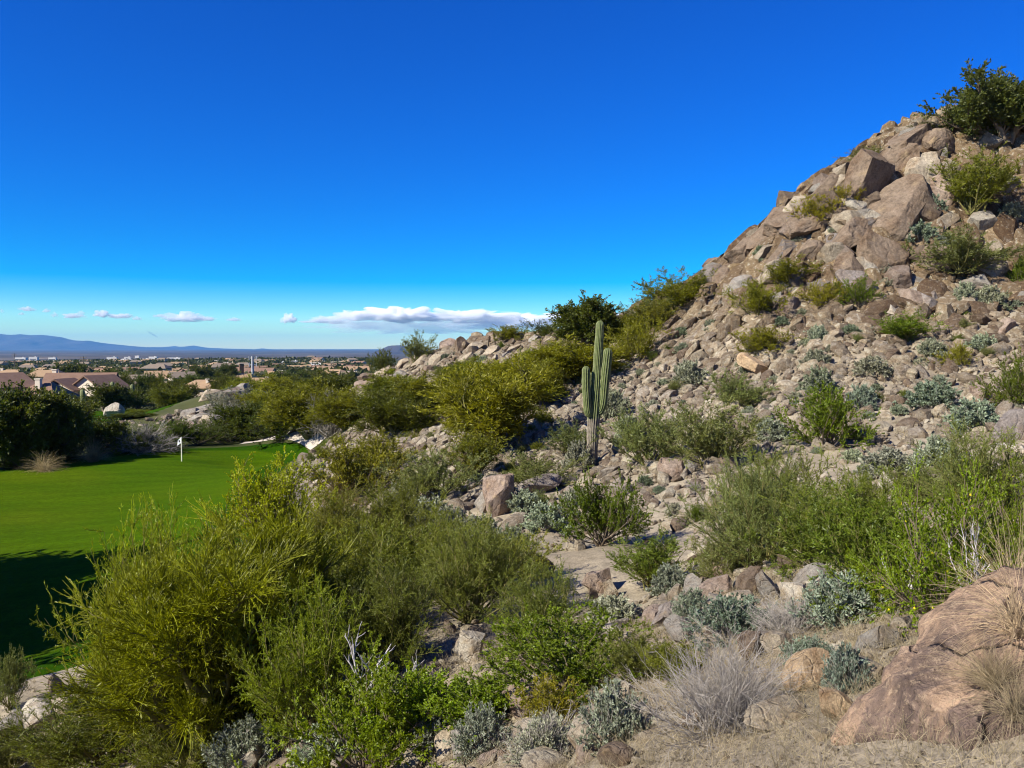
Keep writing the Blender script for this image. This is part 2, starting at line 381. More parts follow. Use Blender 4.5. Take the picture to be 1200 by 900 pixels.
# ------------------------------------------------------------------ ground sheet
def make_ground():
    th = np.concatenate([np.linspace(-180, -42, 70, endpoint=False), np.linspace(-42, 42, 470), np.linspace(42, 180, 71)[1:-1]])
    th = np.radians(th); nth = len(th)
    rr = np.concatenate([np.geomspace(.35, 4, 40, endpoint=False), np.geomspace(4, 120, 400, endpoint=False), np.geomspace(120, 900, 120, endpoint=False), np.geomspace(900, 28500, 100)])
    TH, RR = np.meshgrid(th, rr); X, Y = RR * np.sin(TH), RR * np.cos(TH)
    Z = H(X.ravel(), Y.ravel())
    nearm = RR.ravel() < 200
    g = np.full(Z.shape, 99.); xs, ys = X.ravel()[nearm], Y.ravel()[nearm]
    g[nearm] = np.minimum(sdist(GREEN_P, xs, ys), sdist(FAIR_P, xs, ys))
    Z = Z - .16 * sstep(.1, -.5, g) if False else Z - .16 * (1 - sstep(-.6, -.05, g))
    V = np.stack([X.ravel(), Y.ravel(), Z], 1); V = np.vstack([V, [[0, 0, H1(0, 0)]]])
    nr = len(rr); i = np.arange(nr - 1)[:, None] * nth; j = np.arange(nth)[None]; j2 = (j + 1) % nth
    q = np.stack([i + j, i + nth + j, i + nth + j2, i + j2], -1).reshape(-1, 4)[:, ::-1]
    j = np.arange(nth); t = np.stack([np.full(nth, len(V) - 1), j, (j + 1) % nth], 1)[:, ::-1]
    me = build_mesh('ground', V, q, t, [M_GROUND], True)
    tag(link('ground', me), 'sandy desert ground running from the hillside out to the plain', kind='structure')
make_ground()
def sheet(name, poly, mat_, step, label, collar=None):
    lo, hi = poly.min(0), poly.max(0)
    xs = np.arange(lo[0] - step, hi[0] + step * 2, step); ys = np.arange(lo[1] - step, hi[1] + step * 2, step)
    X, Y = np.meshgrid(xs, ys); d = sdist(poly, X.ravel(), Y.ravel())
    Z = H(X.ravel(), Y.ravel()) + .02 - .14 * sstep(-.15, .25, d)
    keep = d.reshape(X.shape) < step * .9
    nx = X.shape[1]; idx = np.arange(X.size).reshape(X.shape)
    ok = keep[:-1, :-1] & keep[1:, :-1] & keep[:-1, 1:] & keep[1:, 1:]
    q = np.stack([idx[:-1, :-1], idx[:-1, 1:], idx[1:, 1:], idx[1:, :-1]], -1)[ok]
    me = build_mesh(name, np.stack([X.ravel(), Y.ravel(), Z], 1), q, None, [mat_], True)
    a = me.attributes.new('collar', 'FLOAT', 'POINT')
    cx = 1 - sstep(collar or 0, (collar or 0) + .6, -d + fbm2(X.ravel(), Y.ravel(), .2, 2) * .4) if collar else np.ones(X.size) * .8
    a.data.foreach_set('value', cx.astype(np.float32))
    tag(link(name, me), label, kind='structure')
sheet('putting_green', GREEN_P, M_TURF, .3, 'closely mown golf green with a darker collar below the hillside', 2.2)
sheet('fairway', FAIR_P, M_TURF, .6, 'strip of mown fairway beyond the dark trees')

# ------------------------------------------------------------------ plants: vectorised growth
def unit(v): return v / (np.linalg.norm(v, axis=-1, keepdims=True) + 1e-9)
def grow(P, D, L, K, up=.0, jit=.15, rng=RNG):
    """T polylines of K points from P along D"""
    pts = [P]; d = unit(D); st = (L / (K - 1))[:, None]
    for k in range(K - 1):
        P = P + d * st; pts.append(P)
        d = unit(d + rng.normal(0, jit, d.shape) + np.array([0, 0, up]))
    return np.stack(pts, 1)
def tubes(mb, L, r0, r1, sides=3, m=0):
    T, K, _ = L.shape; r0 = np.broadcast_to(r0, T); r1 = np.broadcast_to(r1, T)
    tan = unit(np.gradient(L, axis=1)); ref = np.where(np.abs(tan[..., 2:3]) > .9, np.array([1., 0, 0]), np.array([0, 0, 1.]))
    a = unit(np.cross(tan, ref)); b = np.cross(tan, a)
    rad = (r0[:, None] + (r1 - r0)[:, None] * np.linspace(0, 1, K)[None])
    ang = np.arange(sides) * 2 * math.pi / sides
    V = L[:, :, None] + rad[..., None, None] * (a[:, :, None] * np.cos(ang)[:, None] + b[:, :, None] * np.sin(ang)[:, None])
    base = (np.arange(T) * K * sides)[:, None, None]; k = (np.arange(K - 1) * sides)[None, :, None]; s = np.arange(sides)[None, None]; s2 = (s + 1) % sides
    q = np.stack([base + k + s, base + k + s2, base + k + sides + s2, base + k + sides + s], -1).reshape(-1, 4)
    mb.add(V.reshape(-1, 3), q=q, m=m)
def leaves(mb, P, D, L, W, rng=RNG, m=0):
    n = len(P); D = unit(D); S = unit(np.cross(D, rng.normal(size=(n, 3))))
    L = np.broadcast_to(L, n)[:, None]; W = np.broadcast_to(W, n)[:, None]
    V = np.stack([P, P + D * L * .5 + S * W * .5, P + D * L, P + D * L * .5 - S * W * .5], 1)
    mb.add(V.reshape(-1, 3), q=np.arange(n * 4).reshape(n, 4), m=m)
def along(L, n, lo=.2, hi=1., rng=RNG):
    """n random points on each polyline with local directions"""
    T, K, _ = L.shape; t = rng.uniform(lo, hi, (T, n)) * (K - 1.0001); i = t.astype(int); f = (t - i)[..., None]
    r = np.arange(T)[:, None]; a, b = L[r, i], L[r, i + 1]
    return (a + (b - a) * f).reshape(-1, 3), unit(b - a).reshape(-1, 3)
def fit(*mbs):
    """scale to unit width and height, base at the origin"""
    V = np.concatenate([np.concatenate(m_.v) for m_ in mbs])
    lo, hi = np.percentile(V, 2.0, 0), np.percentile(V, 99.0, 0); w = max(hi[0] - lo[0], hi[1] - lo[1])
    c = np.array([(lo[0] + hi[0]) / 2, (lo[1] + hi[1]) / 2, 0])
    for m_ in mbs: m_.v = [(v - c) / np.array([w, w, hi[2]]) for v in m_.v]
def fan_dirs(n, tmin, tmax, rng):
    az = rng.uniform(0, 2 * math.pi, n); tl = np.radians(rng.uniform(tmin, tmax, n))
    return np.stack([np.sin(tl) * np.cos(az), np.sin(tl) * np.sin(az), np.cos(tl)], 1)
TPL = {}
def reg(kind, **parts):
    TPL.setdefault(kind, []).append(list(parts.items()))
def wispy(kind, seed, nst=28, nb=8, nt_=5, nl=13, ll=.05, lw=.0115, up=.05, tmax=62, wood=M_GWOOD, leafm=M_LEAF, flower=0):
    """feathery bush: stems fanning up from one base, branches, twigs, narrow leaves"""
    rng = np.random.default_rng(seed); st, fo = MB(), MB()
    n = nst; B = rng.normal(0, .05, (n, 3)); B[:, 2] = 0
    L0 = grow(B, fan_dirs(n, 3, tmax, rng), rng.uniform(.55, 1.05, n), 7, up, .10, rng); tubes(st, L0, .012, .003, 4)
    P, D = along(L0, nb, .25, 1, rng); D1 = unit(D + rng.normal(0, .55, D.shape) + np.array([0, 0, .25]))
    L1 = grow(P, D1, rng.uniform(.16, .38, len(P)), 5, .05, .14, rng); tubes(st, L1, .004, .0015, 3)
    P, D = along(L1, nt_, .2, 1, rng); D2 = unit(D + rng.normal(0, .5, D.shape) + np.array([0, 0, .15]))
    L2 = grow(P, D2, rng.uniform(.07, .17, len(P)), 4, .03, .15, rng); tubes(fo, L2, .0022, .0012, 3)
    P, D = along(L2, nl, .05, 1, rng); D3 = unit(D + rng.normal(0, .55, D.shape))
    leaves(fo, P, D3, rng.uniform(.6, 1.2, len(P)) * ll, lw, rng)
    parts = dict(stem=st, foliage=fo)
    if flower:
        fl = MB(); k = rng.choice(len(P), flower, replace=False)
        far_ = k[np.linalg.norm(P[k] - np.array([0, 0, .3]), axis=1) > .45]
        leaves(fl, P[far_] * 1.01, rng.normal(size=(len(far_), 3)), .02, .02, rng); parts['blossom'] = fl
    fit(*parts.values())
    me = {'stem': st.mesh('bush_stem', [wood]), 'foliage': fo.mesh('bush_foliage', [leafm])}
    if flower: me['blossom'] = parts['blossom'].mesh('bush_blossom', [M_FLOWER])
    reg(kind, **me)
for s in range(4): wispy('wispy', 20 + s, tmax=(55, 66, 48, 72)[s])
for s in range(3): wispy('leafy', 30 + s, nst=34, nb=9, nt_=5, nl=13, ll=.034, lw=.02, tmax=78, up=.02, wood=M_WOOD)
wispy('flowery', 41, nst=36, nb=9, nt_=5, nl=12, ll=.022, lw=.013, tmax=75, up=.04, wood=M_WOOD, flower=260)
wispy('flowery', 42, nst=36, nb=9, nt_=5, nl=12, ll=.022, lw=.013, tmax=80, up=.04, wood=M_WOOD, flower=120)
wispy('bushy', 47, nst=44, nb=10, nt_=6, nl=13, ll=.03, lw=.016, tmax=84, up=.02, wood=M_WOOD)
for s in range(3): wispy('wispy_fine', 50 + s, nst=38, nb=10, nt_=7, nl=16, ll=.030, lw=.0052, tmax=(62, 70, 55)[s])

def broad_tree(kind, seed, dens=1., ll=.02, lw=.006, droop=.0, trunk_h=.16, wood=M_GWOOD, low=75, jit=.42):
    """multi-stemmed desert tree with a wide feathery crown"""
    rng = np.random.default_rng(seed); tr, fo = MB(), MB()
    n = 8; B = rng.normal(0, .03, (n, 3)); B[:, 2] = -.03
    L0 = grow(B, fan_dirs(n, 8, 42, rng), rng.uniform(.34, .5, n), 7, .02, .13, rng); tubes(tr, L0, .028, .014, 6)
    P, D = along(L0, 9, .2, 1, rng); D = unit(D * .6 + fan_dirs(len(P), 15, low, rng))
    L1 = grow(P, D, rng.uniform(.20, .36, len(P)), 6, .07, .14, rng); tubes(tr, L1, .011, .004, 4)
    P, D = along(L1, 7, .2, 1, rng); D = unit(D + rng.normal(0, .6, D.shape) + np.array([0, 0, .12]))
    L2 = grow(P, D, rng.uniform(.08, .17, len(P)), 5, .06, .15, rng); tubes(tr, L2, .0035, .0014, 3)
    P, D = along(L2, int(7 * dens), .15, 1, rng); D = unit(D + rng.normal(0, .45, D.shape) + np.array([0, 0, .15 - droop]))
    L3 = grow(P, D, rng.uniform(.05, .12, len(P)), 4, -.03 - droop, .12, rng); tubes(fo, L3, .0012, .0006, 3)
    P, D = along(L3, 8, .05, 1, rng); D = unit(D + rng.normal(0, jit, D.shape))
    leaves(fo, P, D, rng.uniform(.6, 1.25, len(P)) * ll, lw, rng)
    fit(tr, fo); reg(kind, trunk=tr.mesh('tree_trunk', [wood], True), crown=fo.mesh('tree_crown', [M_LEAF]))
broad_tree('hero_tree', 61, 5.2, .0155, .0025, jit=.32)
for s in range(2): broad_tree('palo', 65 + s, 1.7, .030, .0075)
for s in range(2): broad_tree('dense', 75 + s, 1.8, .030, .015, .03, wood=M_WOOD, low=105)

def dome(kind, seed, nst=110, nl=16, ll=.07, lw=.03, leafm=M_SILVER, bare=.0):
    """rounded sub-shrub: many stems to a dome, leaves crowded at the tips"""
    rng = np.random.default_rng(seed); st, fo = MB(), MB()
    B = rng.normal(0, .05, (nst, 3)); B[:, 2] = 0
    D = fan_dirs(nst, 0, 88, rng); L0 = grow(B, D, rng.uniform(.42, .56, nst), 6, .03, .10, rng); tubes(st, L0, .006, .003, 3)
    P, D = along(L0, 4, .5, 1, rng); L1 = grow(P, unit(D + rng.normal(0, .5, D.shape) + [0, 0, .1]), rng.uniform(.07, .15, len(P)), 4, .08, .1, rng)
    tubes(st, L1, .003, .002, 3)
    P, D = along(L1, nl, .1, 1, rng); leaves(fo, P, unit(D + rng.normal(0, .6, D.shape)), rng.uniform(.6, 1.2, len(P)) * ll, lw, rng)
    fit(st, fo); reg(kind, stem=st.mesh('shrub_stem', [M_TWIG]), foliage=fo.mesh('shrub_foliage', [leafm]))
for s in range(3): dome('dome', 80 + s)
for s in range(2): dome('dome_near', 85 + s, 170, 15, .05, .017)
def twiggy(kind, seed, nst=60, lev=(5, 4), tmax=80, thick=.006, wood=M_TWIG, K=7, up=.04, jit=.16, lens=(.3, .55), fine=0):
    rng = np.random.default_rng(seed); st = MB()
    B = rng.normal(0, .05, (nst, 3)); B[:, 2] = -.02
    L = grow(B, fan_dirs(nst, 0, tmax, rng), rng.uniform(lens[0], lens[1], nst) , K, up, jit, rng); tubes(st, L, thick, thick * .45, 4)
    w = thick * .5; ln = .26; lower = MB()
    tg = MB()
    for n in lev:
        P, D = along(L, n, .3, 1, rng); L = grow(P, unit(D + rng.normal(0, .45, D.shape)), rng.uniform(.4, 1., len(P)) * ln, 5, up, jit, rng)
        tubes(tg, L, w, w * .5, 3); w *= .55; ln *= .55
    if kind == 'bare':
        st.v += tg.v; st.q += [q + st.n for q in tg.q]; st.qm += tg.qm; fit(st); reg(kind, branches=st.mesh('dead_branches', [wood], True)); return
    fit(st, tg); reg(kind, stem=st.mesh('dry_stem', [wood], True), twig=tg.mesh('dry_twig', [wood]))
twiggy('twiggy', 90); twiggy('twiggy', 91, 80)
twiggy('twiggy_near', 92, 120, (6, 4), 86, .0036, jit=.13)
twiggy('bare', 94, 4, (4, 4), 35, .014, M_PALE, 10, .05, .16, (.7, 1.0)); twiggy('bare', 95, 7, (6, 6), 50, .014, M_PALE, 9, .05, .2, (.6, .9))
def tuft(kind, seed, n=420, tmax=60, drop=-.16, w=.0034):
    rng = np.random.default_rng(seed); fo = MB()
    B = rng.normal(0, .07, (n, 3)); B[:, 2] = 0
    L = grow(B, fan_dirs(n, 2, tmax, rng), rng.uniform(.5, 1.1, n), 8, drop, .07, rng); tubes(fo, L, w, w * .3, 3)
    fit(fo); reg(kind, foliage=fo.mesh('grass_blades', [M_STRAW]))
tuft('tuft', 97); tuft('tuft', 98, 380, 75, -.22)

# colours of foliage (base colours)
OL, YG, GR, DG, GG, BR, SG, SB, DR, YB = (.25,.265,.006), (.37,.38,.010), (.15,.225,.006), (.075,.105,.010), (.235,.27,.08), (.23,.34,.005), (.36,.39,.26), (.31,.36,.25), (.45,.40,.33), (.40,.37,.012)
STRAW = (.55, .42, .20)
KINDS = {'bushy': ('leafy_bush', 'bush'), 'wispy': ('creosote_bush', 'bush'), 'leafy': ('leafy_bush', 'bush'), 'flowery': ('flowering_bush', 'bush'), 'wispy_fine': ('feathery_bush', 'bush'),
         'hero_tree': ('palo_verde_tree', 'tree'), 'palo': ('palo_verde_tree', 'tree'), 'dense': ('mesquite_tree', 'tree'), 'dome': ('brittlebush', 'shrub'),
         'dome_near': ('brittlebush', 'shrub'), 'twiggy': ('dry_shrub', 'shrub'), 'twiggy_near': ('dry_shrub', 'shrub'), 'bare': ('dead_shrub', 'shrub'), 'tuft': ('grass_tuft', 'grass tuft')}
PLANTS = []          # (px, py) of placed plants
_vi = {}
def spawn(kind, P, w, h, col, label, group=None, rot=None, tilt=(0, 0)):
    name, cat = KINDS[kind]; vs = TPL[kind]; k = _vi.get(kind, 0); _vi[kind] = k + 1
    root = link(name, None, None, P, (tilt[0], tilt[1], random.uniform(0, 6.28) if rot is None else rot), (w, w, h)); root.empty_display_size = .2
    tag(root, label, cat, group)
    for part, me in vs[k % len(vs)]:
        k_ = random.uniform(.78, 1.12); c = tuple(min(1, x * k_ * random.uniform(.94, 1.06)) for x in col)
        if part == 'blossom': c = (.62, .52, .02)
        link(part, me, root, color=c)
    return root
def plant(kind, px, py, wpx, hpx, col, label, group=None, rot=None, Y=None):
    P = hit_near(px, py) if Y is None else None
    if Y is not None:
        p = at(px, py, Y); P = np.array([p[0], p[1], H1(p[0], p[1])])
    if P is None: print('MISS', label); return
    if Y is not None: hpx = max(6, (at(px, py - hpx, Y)[2] - P[2]) / Y * F)
    s = P[1] / F; PLANTS.append((px, py - hpx / 2, wpx, hpx))
    if kind in ('leafy', 'wispy'): wpx = wpx * 1.18
    return spawn(kind, (P[0], P[1], P[2] - .02), wpx * s, hpx * s, col, label, group, rot)
# ------------------------------------------------------------------ saguaros
def sag_mesh(name, path, rad, ribs=15, depth=.09, cork_h=-1., rings=90, seed=1, sides=None):
    """ribbed column along a list of points (smoothly interpolated) with a rounded tip"""
    rng = np.random.default_rng(seed); path = np.array(path, float); rad = np.array(rad, float)
    u = np.linspace(0, len(path) - 1, rings); P = np.empty((rings, 3)); Rr = np.empty(rings)
    for k in range(rings):                                       # Catmull-Rom
        i = min(int(u[k]), len(path) - 2); f = u[k] - i
        a, b, c, d = path[max(i - 1, 0)], path[i], path[i + 1], path[min(i + 2, len(path) - 1)]
        P[k] = .5 * (2 * b + (c - a) * f + (2 * a - 5 * b + 4 * c - d) * f * f + (3 * b - a - 3 * c + d) * f ** 3)
        Rr[k] = rad[i] + (rad[i + 1] - rad[i]) * (f * f * (3 - 2 * f))
    L = np.concatenate([[0], np.cumsum(np.linalg.norm(np.diff(P, axis=0), axis=1))]); tot = L[-1]
    tip = np.clip((tot - L) / (rad[-1] * 1.3), 0, 1); Rr = Rr * np.sqrt(np.clip(1 - (1 - tip) ** 2, 0, 1)) + 1e-3
    Rr = Rr * (1 + .04 * fbm(np.stack([L * 1.3, L * 0, L * 0 + seed], 1), 3))
    tan = unit(np.gradient(P, axis=0)); a = unit(np.cross(tan, np.array([0, 1., .02]))); b = np.cross(tan, a)
    sd = sides or ribs * 6; ang = np.arange(sd) * 2 * math.pi / sd; w = np.cos(ang * ribs)
    prof = 1 + depth * (1 - np.abs(np.sin(ang * ribs / 2)) * 2)
    V = P[:, None] + Rr[:, None, None] * prof[None, :, None] * (a[:, None] * np.cos(ang)[None, :, None] + b[:, None] * np.sin(ang)[None, :, None])
    V = V + .012 * fbm(V * 6 + seed, 2)[..., None] * unit(V - P[:, None])
    i = np.arange(rings - 1)[:, None] * sd; j = np.arange(sd)[None]; j2 = (j + 1) % sd
    q = np.stack([i + j, i + j2, i + sd + j2, i + sd + j], -1).reshape(-1, 4)
    me = build_mesh(name, V.reshape(-1, 3), q, None, [M_SAG], True)
    ridge = np.clip((np.abs(1 - np.abs(np.sin(ang * ribs / 2))) - .62) / .3, 0, 1)
    A = me.attributes.new('ridge', 'FLOAT', 'POINT'); A.data.foreach_set('value', np.tile(ridge, rings).astype(np.float32))
    B = me.attributes.new('cork', 'FLOAT', 'POINT'); B.data.foreach_set('value', (1 - sstep(cork_h - .15, cork_h + .25, V[..., 2] + .2 * fbm(V * 3, 2))).ravel().astype(np.float32))
    return me
SAG_P = hit(694, 546)
def saguaro_main():
    s = SAG_P[1] / F
    root = link('saguaro_cactus', None, None, SAG_P)
    tag(root, 'tall green saguaro with three upright arms, standing on the rocky slope', 'cactus')
    # units: photo pixels from the foot, converted to metres
    def pp(*l): return [(x * s, y * s, z * s) for x, y, z in l]
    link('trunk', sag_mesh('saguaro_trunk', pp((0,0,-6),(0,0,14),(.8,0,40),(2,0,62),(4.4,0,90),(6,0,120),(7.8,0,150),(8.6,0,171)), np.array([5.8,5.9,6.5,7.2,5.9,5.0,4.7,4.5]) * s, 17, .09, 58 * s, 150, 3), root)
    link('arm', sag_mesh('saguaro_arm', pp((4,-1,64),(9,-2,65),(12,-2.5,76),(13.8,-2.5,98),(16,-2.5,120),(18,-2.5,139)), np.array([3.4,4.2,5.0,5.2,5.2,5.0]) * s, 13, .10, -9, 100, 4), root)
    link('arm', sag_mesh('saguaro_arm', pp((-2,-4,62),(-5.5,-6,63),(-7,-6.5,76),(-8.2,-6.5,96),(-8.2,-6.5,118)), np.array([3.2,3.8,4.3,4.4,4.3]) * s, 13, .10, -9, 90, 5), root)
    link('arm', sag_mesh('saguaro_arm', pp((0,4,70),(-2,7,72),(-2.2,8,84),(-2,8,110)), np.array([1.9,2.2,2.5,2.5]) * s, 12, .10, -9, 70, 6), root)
saguaro_main()
small_sag = sag_mesh('young_saguaro_trunk', [(0,0,-.1),(0,0,.3),(0.01,0,.7),(0,0,1.)], [.075,.085,.09,.085], 12, .08, -9, 40, 9, 48)
for (px, py, h, Y, lab) in [(82, 492, 30, 112, 'dark single-stemmed saguaro standing tallest at the left end of the far fairway'),
                          (97, 478, 22, 125, 'dark thin saguaro just behind the path on the far fairway'),
                          (88, 478, 13, 126, 'short stout saguaro between two taller ones by the path'),
                          (132, 466, 19, 150, 'slender green saguaro before the mauve-roofed house, beside clipped bushes'),
                          (155, 462, 12, 155, 'small saguaro before the grey-tan roofed house'),
                          (186, 462, 10, 160, 'tiny saguaro by the right end of the far fairway')]:
    P = at(px, py, Y); z = H1(P[0], P[1]); top = at(px, py - h, Y)[2]
    r = link('saguaro_cactus', None, None, (P[0], P[1], z)); tag(r, lab, 'cactus', 'saguaros by the far fairway')
    hh = top - z; link('trunk', small_sag, r, scale=(min(hh, 4.5) * .9, min(hh, 4.5) * .9, hh))

# ------------------------------------------------------------------ rocks
def hull_rock(seed, n=20, squash=(1, .8, .6)):
    """small angular stone: convex hull of a few points"""
    rng = np.random.default_rng(seed); p = unit(rng.normal(size=(n, 3))); p = np.sign(p) * np.abs(p) ** .75 * rng.uniform(.8, 1, (n, 1)) * np.array(squash)
    bm = bmesh.new(); [bm.verts.new(v) for v in p]; r = bmesh.ops.convex_hull(bm, input=bm.verts)
    bmesh.ops.delete(bm, geom=[v for v in bm.verts if not v.link_faces], context='VERTS'); bmesh.ops.triangulate(bm, faces=bm.faces); bmesh.ops.recalc_face_normals(bm, faces=bm.faces)
    bm.verts.index_update(); V = np.array([v.co[:] for v in bm.verts]); T = np.array([[v.index for v in f.verts] for f in bm.faces]); bm.free()
    return V / (np.abs(V[:, :2]).max() * 2), T
def rock_verts(sub, seed, planes=11, squash=(1, .85, .65), rough=.05, lo=.5, hi=.86, fine=0.):
    rng = np.random.default_rng(seed); V, T = ICO[sub]; V = V.copy()
    for _ in range(planes):
        n = unit(rng.normal(size=3)); d = rng.uniform(lo, hi)
        V = V - np.maximum(0, V @ n - d)[:, None] * n
    if sub >= 3:
        b = fbm(V * 2.1 + seed * 3.1, 4); V = V * (1 + rough * (np.round(b * 4) / 4 * .8 + b * .35))[:, None]
        V = V * (1 - rough * .5 * np.maximum(0, .22 - np.abs(fbm(V * 1.6 + seed * 1.7, 3)))[:, None] * 4)
    if fine: V = V * (1 + fine * fbm(V * 9 + seed, 4)[:, None])
    V = V * np.array(squash); V = V / (np.abs(V[:, :2]).max() * 2)
    return V, T
ROCKS = {}
SH = {'flat': (1, .8, .38), 'blocky': (1, .9, .8), 'angular': (1, .75, .6), 'long': (1, .5, .42), 'rounded': (1, .85, .68)}
for shp, sq in SH.items():
    ROCKS[shp] = []
    for k in range(4):
        V, T = rock_verts(4, hash(shp) % 7 * 0 + len(shp) * 13 + k * 7 + 1, 6 if shp == 'rounded' else 17, sq, .05, .42, .8, fine=.012)
        ROCKS[shp].append(build_mesh('rock_' + shp, V, None, T, [M_ROCK], False))
RC = {'tan': (.345,.29,.21), 'brown': (.18,.135,.095), 'grey': (.265,.24,.20), 'pinkish': (.285,.22,.17), 'pale': (.42,.375,.295), 'purplish': (.215,.185,.16), 'orange': (.45, .325, .195)}
BIG = []             # (label-ready) boulders already placed, px footprint
def boulder(px, py, wpx, hpx, shp, colr, label, rot=(0, 0, 0), depth=.8, Y=None, seed=None, sink=.25, sub=5, group=None, name='boulder'):
    """a boulder whose base sits near photo pixel (px, py), wpx wide and hpx tall"""
    P = hit_near(px, py) if Y is None else None
    if P is None:
        Y = Y or 70; p = at(px, py, Y); P = np.array([p[0], p[1], H1(p[0], p[1])])
    s = P[1] / F; seed = seed if seed is not None else int(px * 3 + py)
    V, T = rock_verts(sub, seed, 16 if shp != 'rounded' else 7, (1, depth, SH[shp][2]), .05, .42, .8, fine=.014)
    E = np.array(Euler(rot).to_matrix()); V = V @ E.T
    ext = V.max(0) - V.min(0); V = (V - (V.max(0) + V.min(0)) / 2) / ext[[0]] ; V[:, 2] *= (hpx * (1 + sink) / wpx) / (V[:, 2].max() - V[:, 2].min()) ; w = wpx * s
    V[:, 2] -= V[:, 2].min() + hpx * sink / wpx
    me = build_mesh('boulder', V, None, T, [M_ROCK], False)
    o = link(name, me, None, (P[0], P[1] + w * .25, P[2]), scale=(w, w, w), color=RC[colr])
    tag(o, label, 'boulder' if name == 'boulder' else 'rock', group); BIG.append((px, py - hpx / 2, wpx, hpx)); return o
G1 = 'big boulders on the hillside'
boulder(890, 440, 46, 27, 'flat', 'orange', 'large orange-tan slab boulder lying on the middle of the hillside', (.15, .35, 0), group=G1)
boulder(584, 605, 38, 50, 'blocky', 'pinkish', 'pinkish split boulder with a pointed top beside grey shrubs below the saguaro', (.2, -.5, .4), group=G1, seed=5)
boulder(566, 600, 22, 34, 'long', 'grey', 'narrow grey slab leaning against the pinkish split boulder on its left', (.1, -1.0, .3), group=G1)
boulder(632, 580, 56, 24, 'flat', 'purplish', 'dark flat slab reaching right from the pinkish split boulder', (0, -.2, .2), group=G1)
boulder(790, 563, 36, 27, 'rounded', 'pinkish', 'rounded pinkish boulder right of the saguaro foot, beside a dull green bush', group=G1)
boulder(808, 556, 22, 18, 'rounded', 'grey', 'smaller grey boulder touching the rounded pinkish one on its right', group=G1)
boulder(550, 776, 42, 40, 'blocky', 'pale', 'pale square-cut boulder with cracked face among green bushes', (.1, .1, .5), group=G1, seed=77)
boulder(638, 677, 27, 22, 'angular', 'brown', 'dark brown ridged stump-like rock at the top of the sandy patch', (.3, .6, .2), group=G1)
boulder(700, 694, 38, 26, 'angular', 'pinkish', 'pinkish angular rock in the middle of the sandy patch', (.2, .3, .8), group=G1)
boulder(716, 700, 18, 20, 'blocky', 'tan', 'tan block leaning on the pinkish rock of the sandy patch', group=G1)
boulder(696, 702, 13, 13, 'blocky', 'brown', 'small brown block in front of the pinkish rock of the sandy patch', group=G1)
boulder(1190, 515, 52, 36, 'angular', 'purplish', 'purplish slanting boulder at the right edge above the grey-green bushes', (.2, -.5, .2), group=G1)
boulder(1180, 392, 26, 20, 'rounded', 'pinkish', 'round pinkish boulder high at the right edge of the slope', group=G1)
boulder(1152, 472, 26, 22, 'rounded', 'pinkish', 'round pinkish boulder below the pale shrub near the right edge', group=G1)
G2 = 'boulders of the hillside crest'
for px, py, w, h, shp, c_, rot, lab in [
  (1062,268,82,78,'angular','brown',(.3,-.75,.3),'huge tilted brown slab below the crest, the largest on the hillside'),
  (1022,238,50,56,'blocky','brown',(.2,-.4,.6),'tall brown crag left of the huge tilted slab'),
  (1040,312,60,50,'rounded','pinkish',(.1,.2,.2),'bulging pinkish boulder directly below the huge tilted slab'),
  (1000,292,52,34,'long','brown',(.1,-.6,.2),'long brown slab left of the bulging pinkish boulder'),
  (975,232,34,26,'rounded','brown',(0,-.3,.3),'rounded brown boulder on the skyline left of the brown crag'),
  (1078,180,54,32,'rounded','pinkish',(0,-.5,.3),'pinkish round boulder on the skyline above the huge tilted slab'),
  (1105,178,34,24,'rounded','brown',(0,-.3,.8),'brown boulder on the skyline just left of the crest tree'),
  (1050,196,40,28,'flat','brown',(.1,-.6,.3),'flat brown boulder on the skyline below the pinkish round one'),
  (1020,192,30,16,'flat','tan',(.1,-.5,.3),'thin tan slab on the skyline beside a wispy ridge bush'),
  (1090,215,38,34,'blocky','tan',(.2,-.3,.1),'tan block right of the overhang near the crest'),
  (1110,240,34,36,'blocky','pinkish',(.2,.1,.1),'pinkish block left of the bushy olive shrub below the crest'),
  (950,270,40,22,'long','tan',(.1,-.5,.2),'long tan slab beneath the two yellow bushes of the skyline'),
  (920,268,36,26,'flat','brown',(.1,-.6,.4),'flat brown slab on the skyline left of the yellow bush'),
  (895,285,36,24,'flat','brown',(.1,-.6,.1),'flat brown slab midway down the skyline ridge'),
  (872,306,34,24,'angular','pinkish',(.1,-.6,.1),'angular pinkish boulder on the skyline ridge, lower part'),
  (850,328,30,22,'flat','brown',(.1,-.6,.4),'flat brown slab at the foot of the skyline ridge'),
  (998,330,30,30,'blocky','pinkish',(.1,.4,.4),'pinkish block left of the bulging boulder, two rocks below the crag'),
  (1012,345,40,26,'angular','purplish',(.2,.3,.4),'purplish angular boulder under the pinkish bulging boulder'),
  (955,305,34,22,'angular','brown',(.2,-.5,.4),'angular brown boulder below the long tan slab'),
  (915,310,28,20,'angular','tan',(.2,-.5,.4),'angular tan boulder above an olive bush on the upper slope'),
  (870,345,28,20,'angular','grey',(.2,-.5,.4),'angular grey boulder on the lower skyline slope'),
  (935,250,24,18,'blocky','tan',(0,-.4,.3),'small tan block on the skyline above the yellow bushes')]:
    for old in ('tan', 'pinkish'):
        if c_ == old and (px + py) % 3: lab = lab.replace(old, 'dark brown'); c_ = 'brown'
    kf = 1.32 if w < 58 else 1.02
    boulder(px, py + h * .12, w * kf, h * kf, shp, c_, lab, (rot[0], -.7 if shp in ('flat', 'long') else rot[1], rot[2]), depth=.7, group=G2)
G3 = 'outcrop rocks on the low middle ridge'
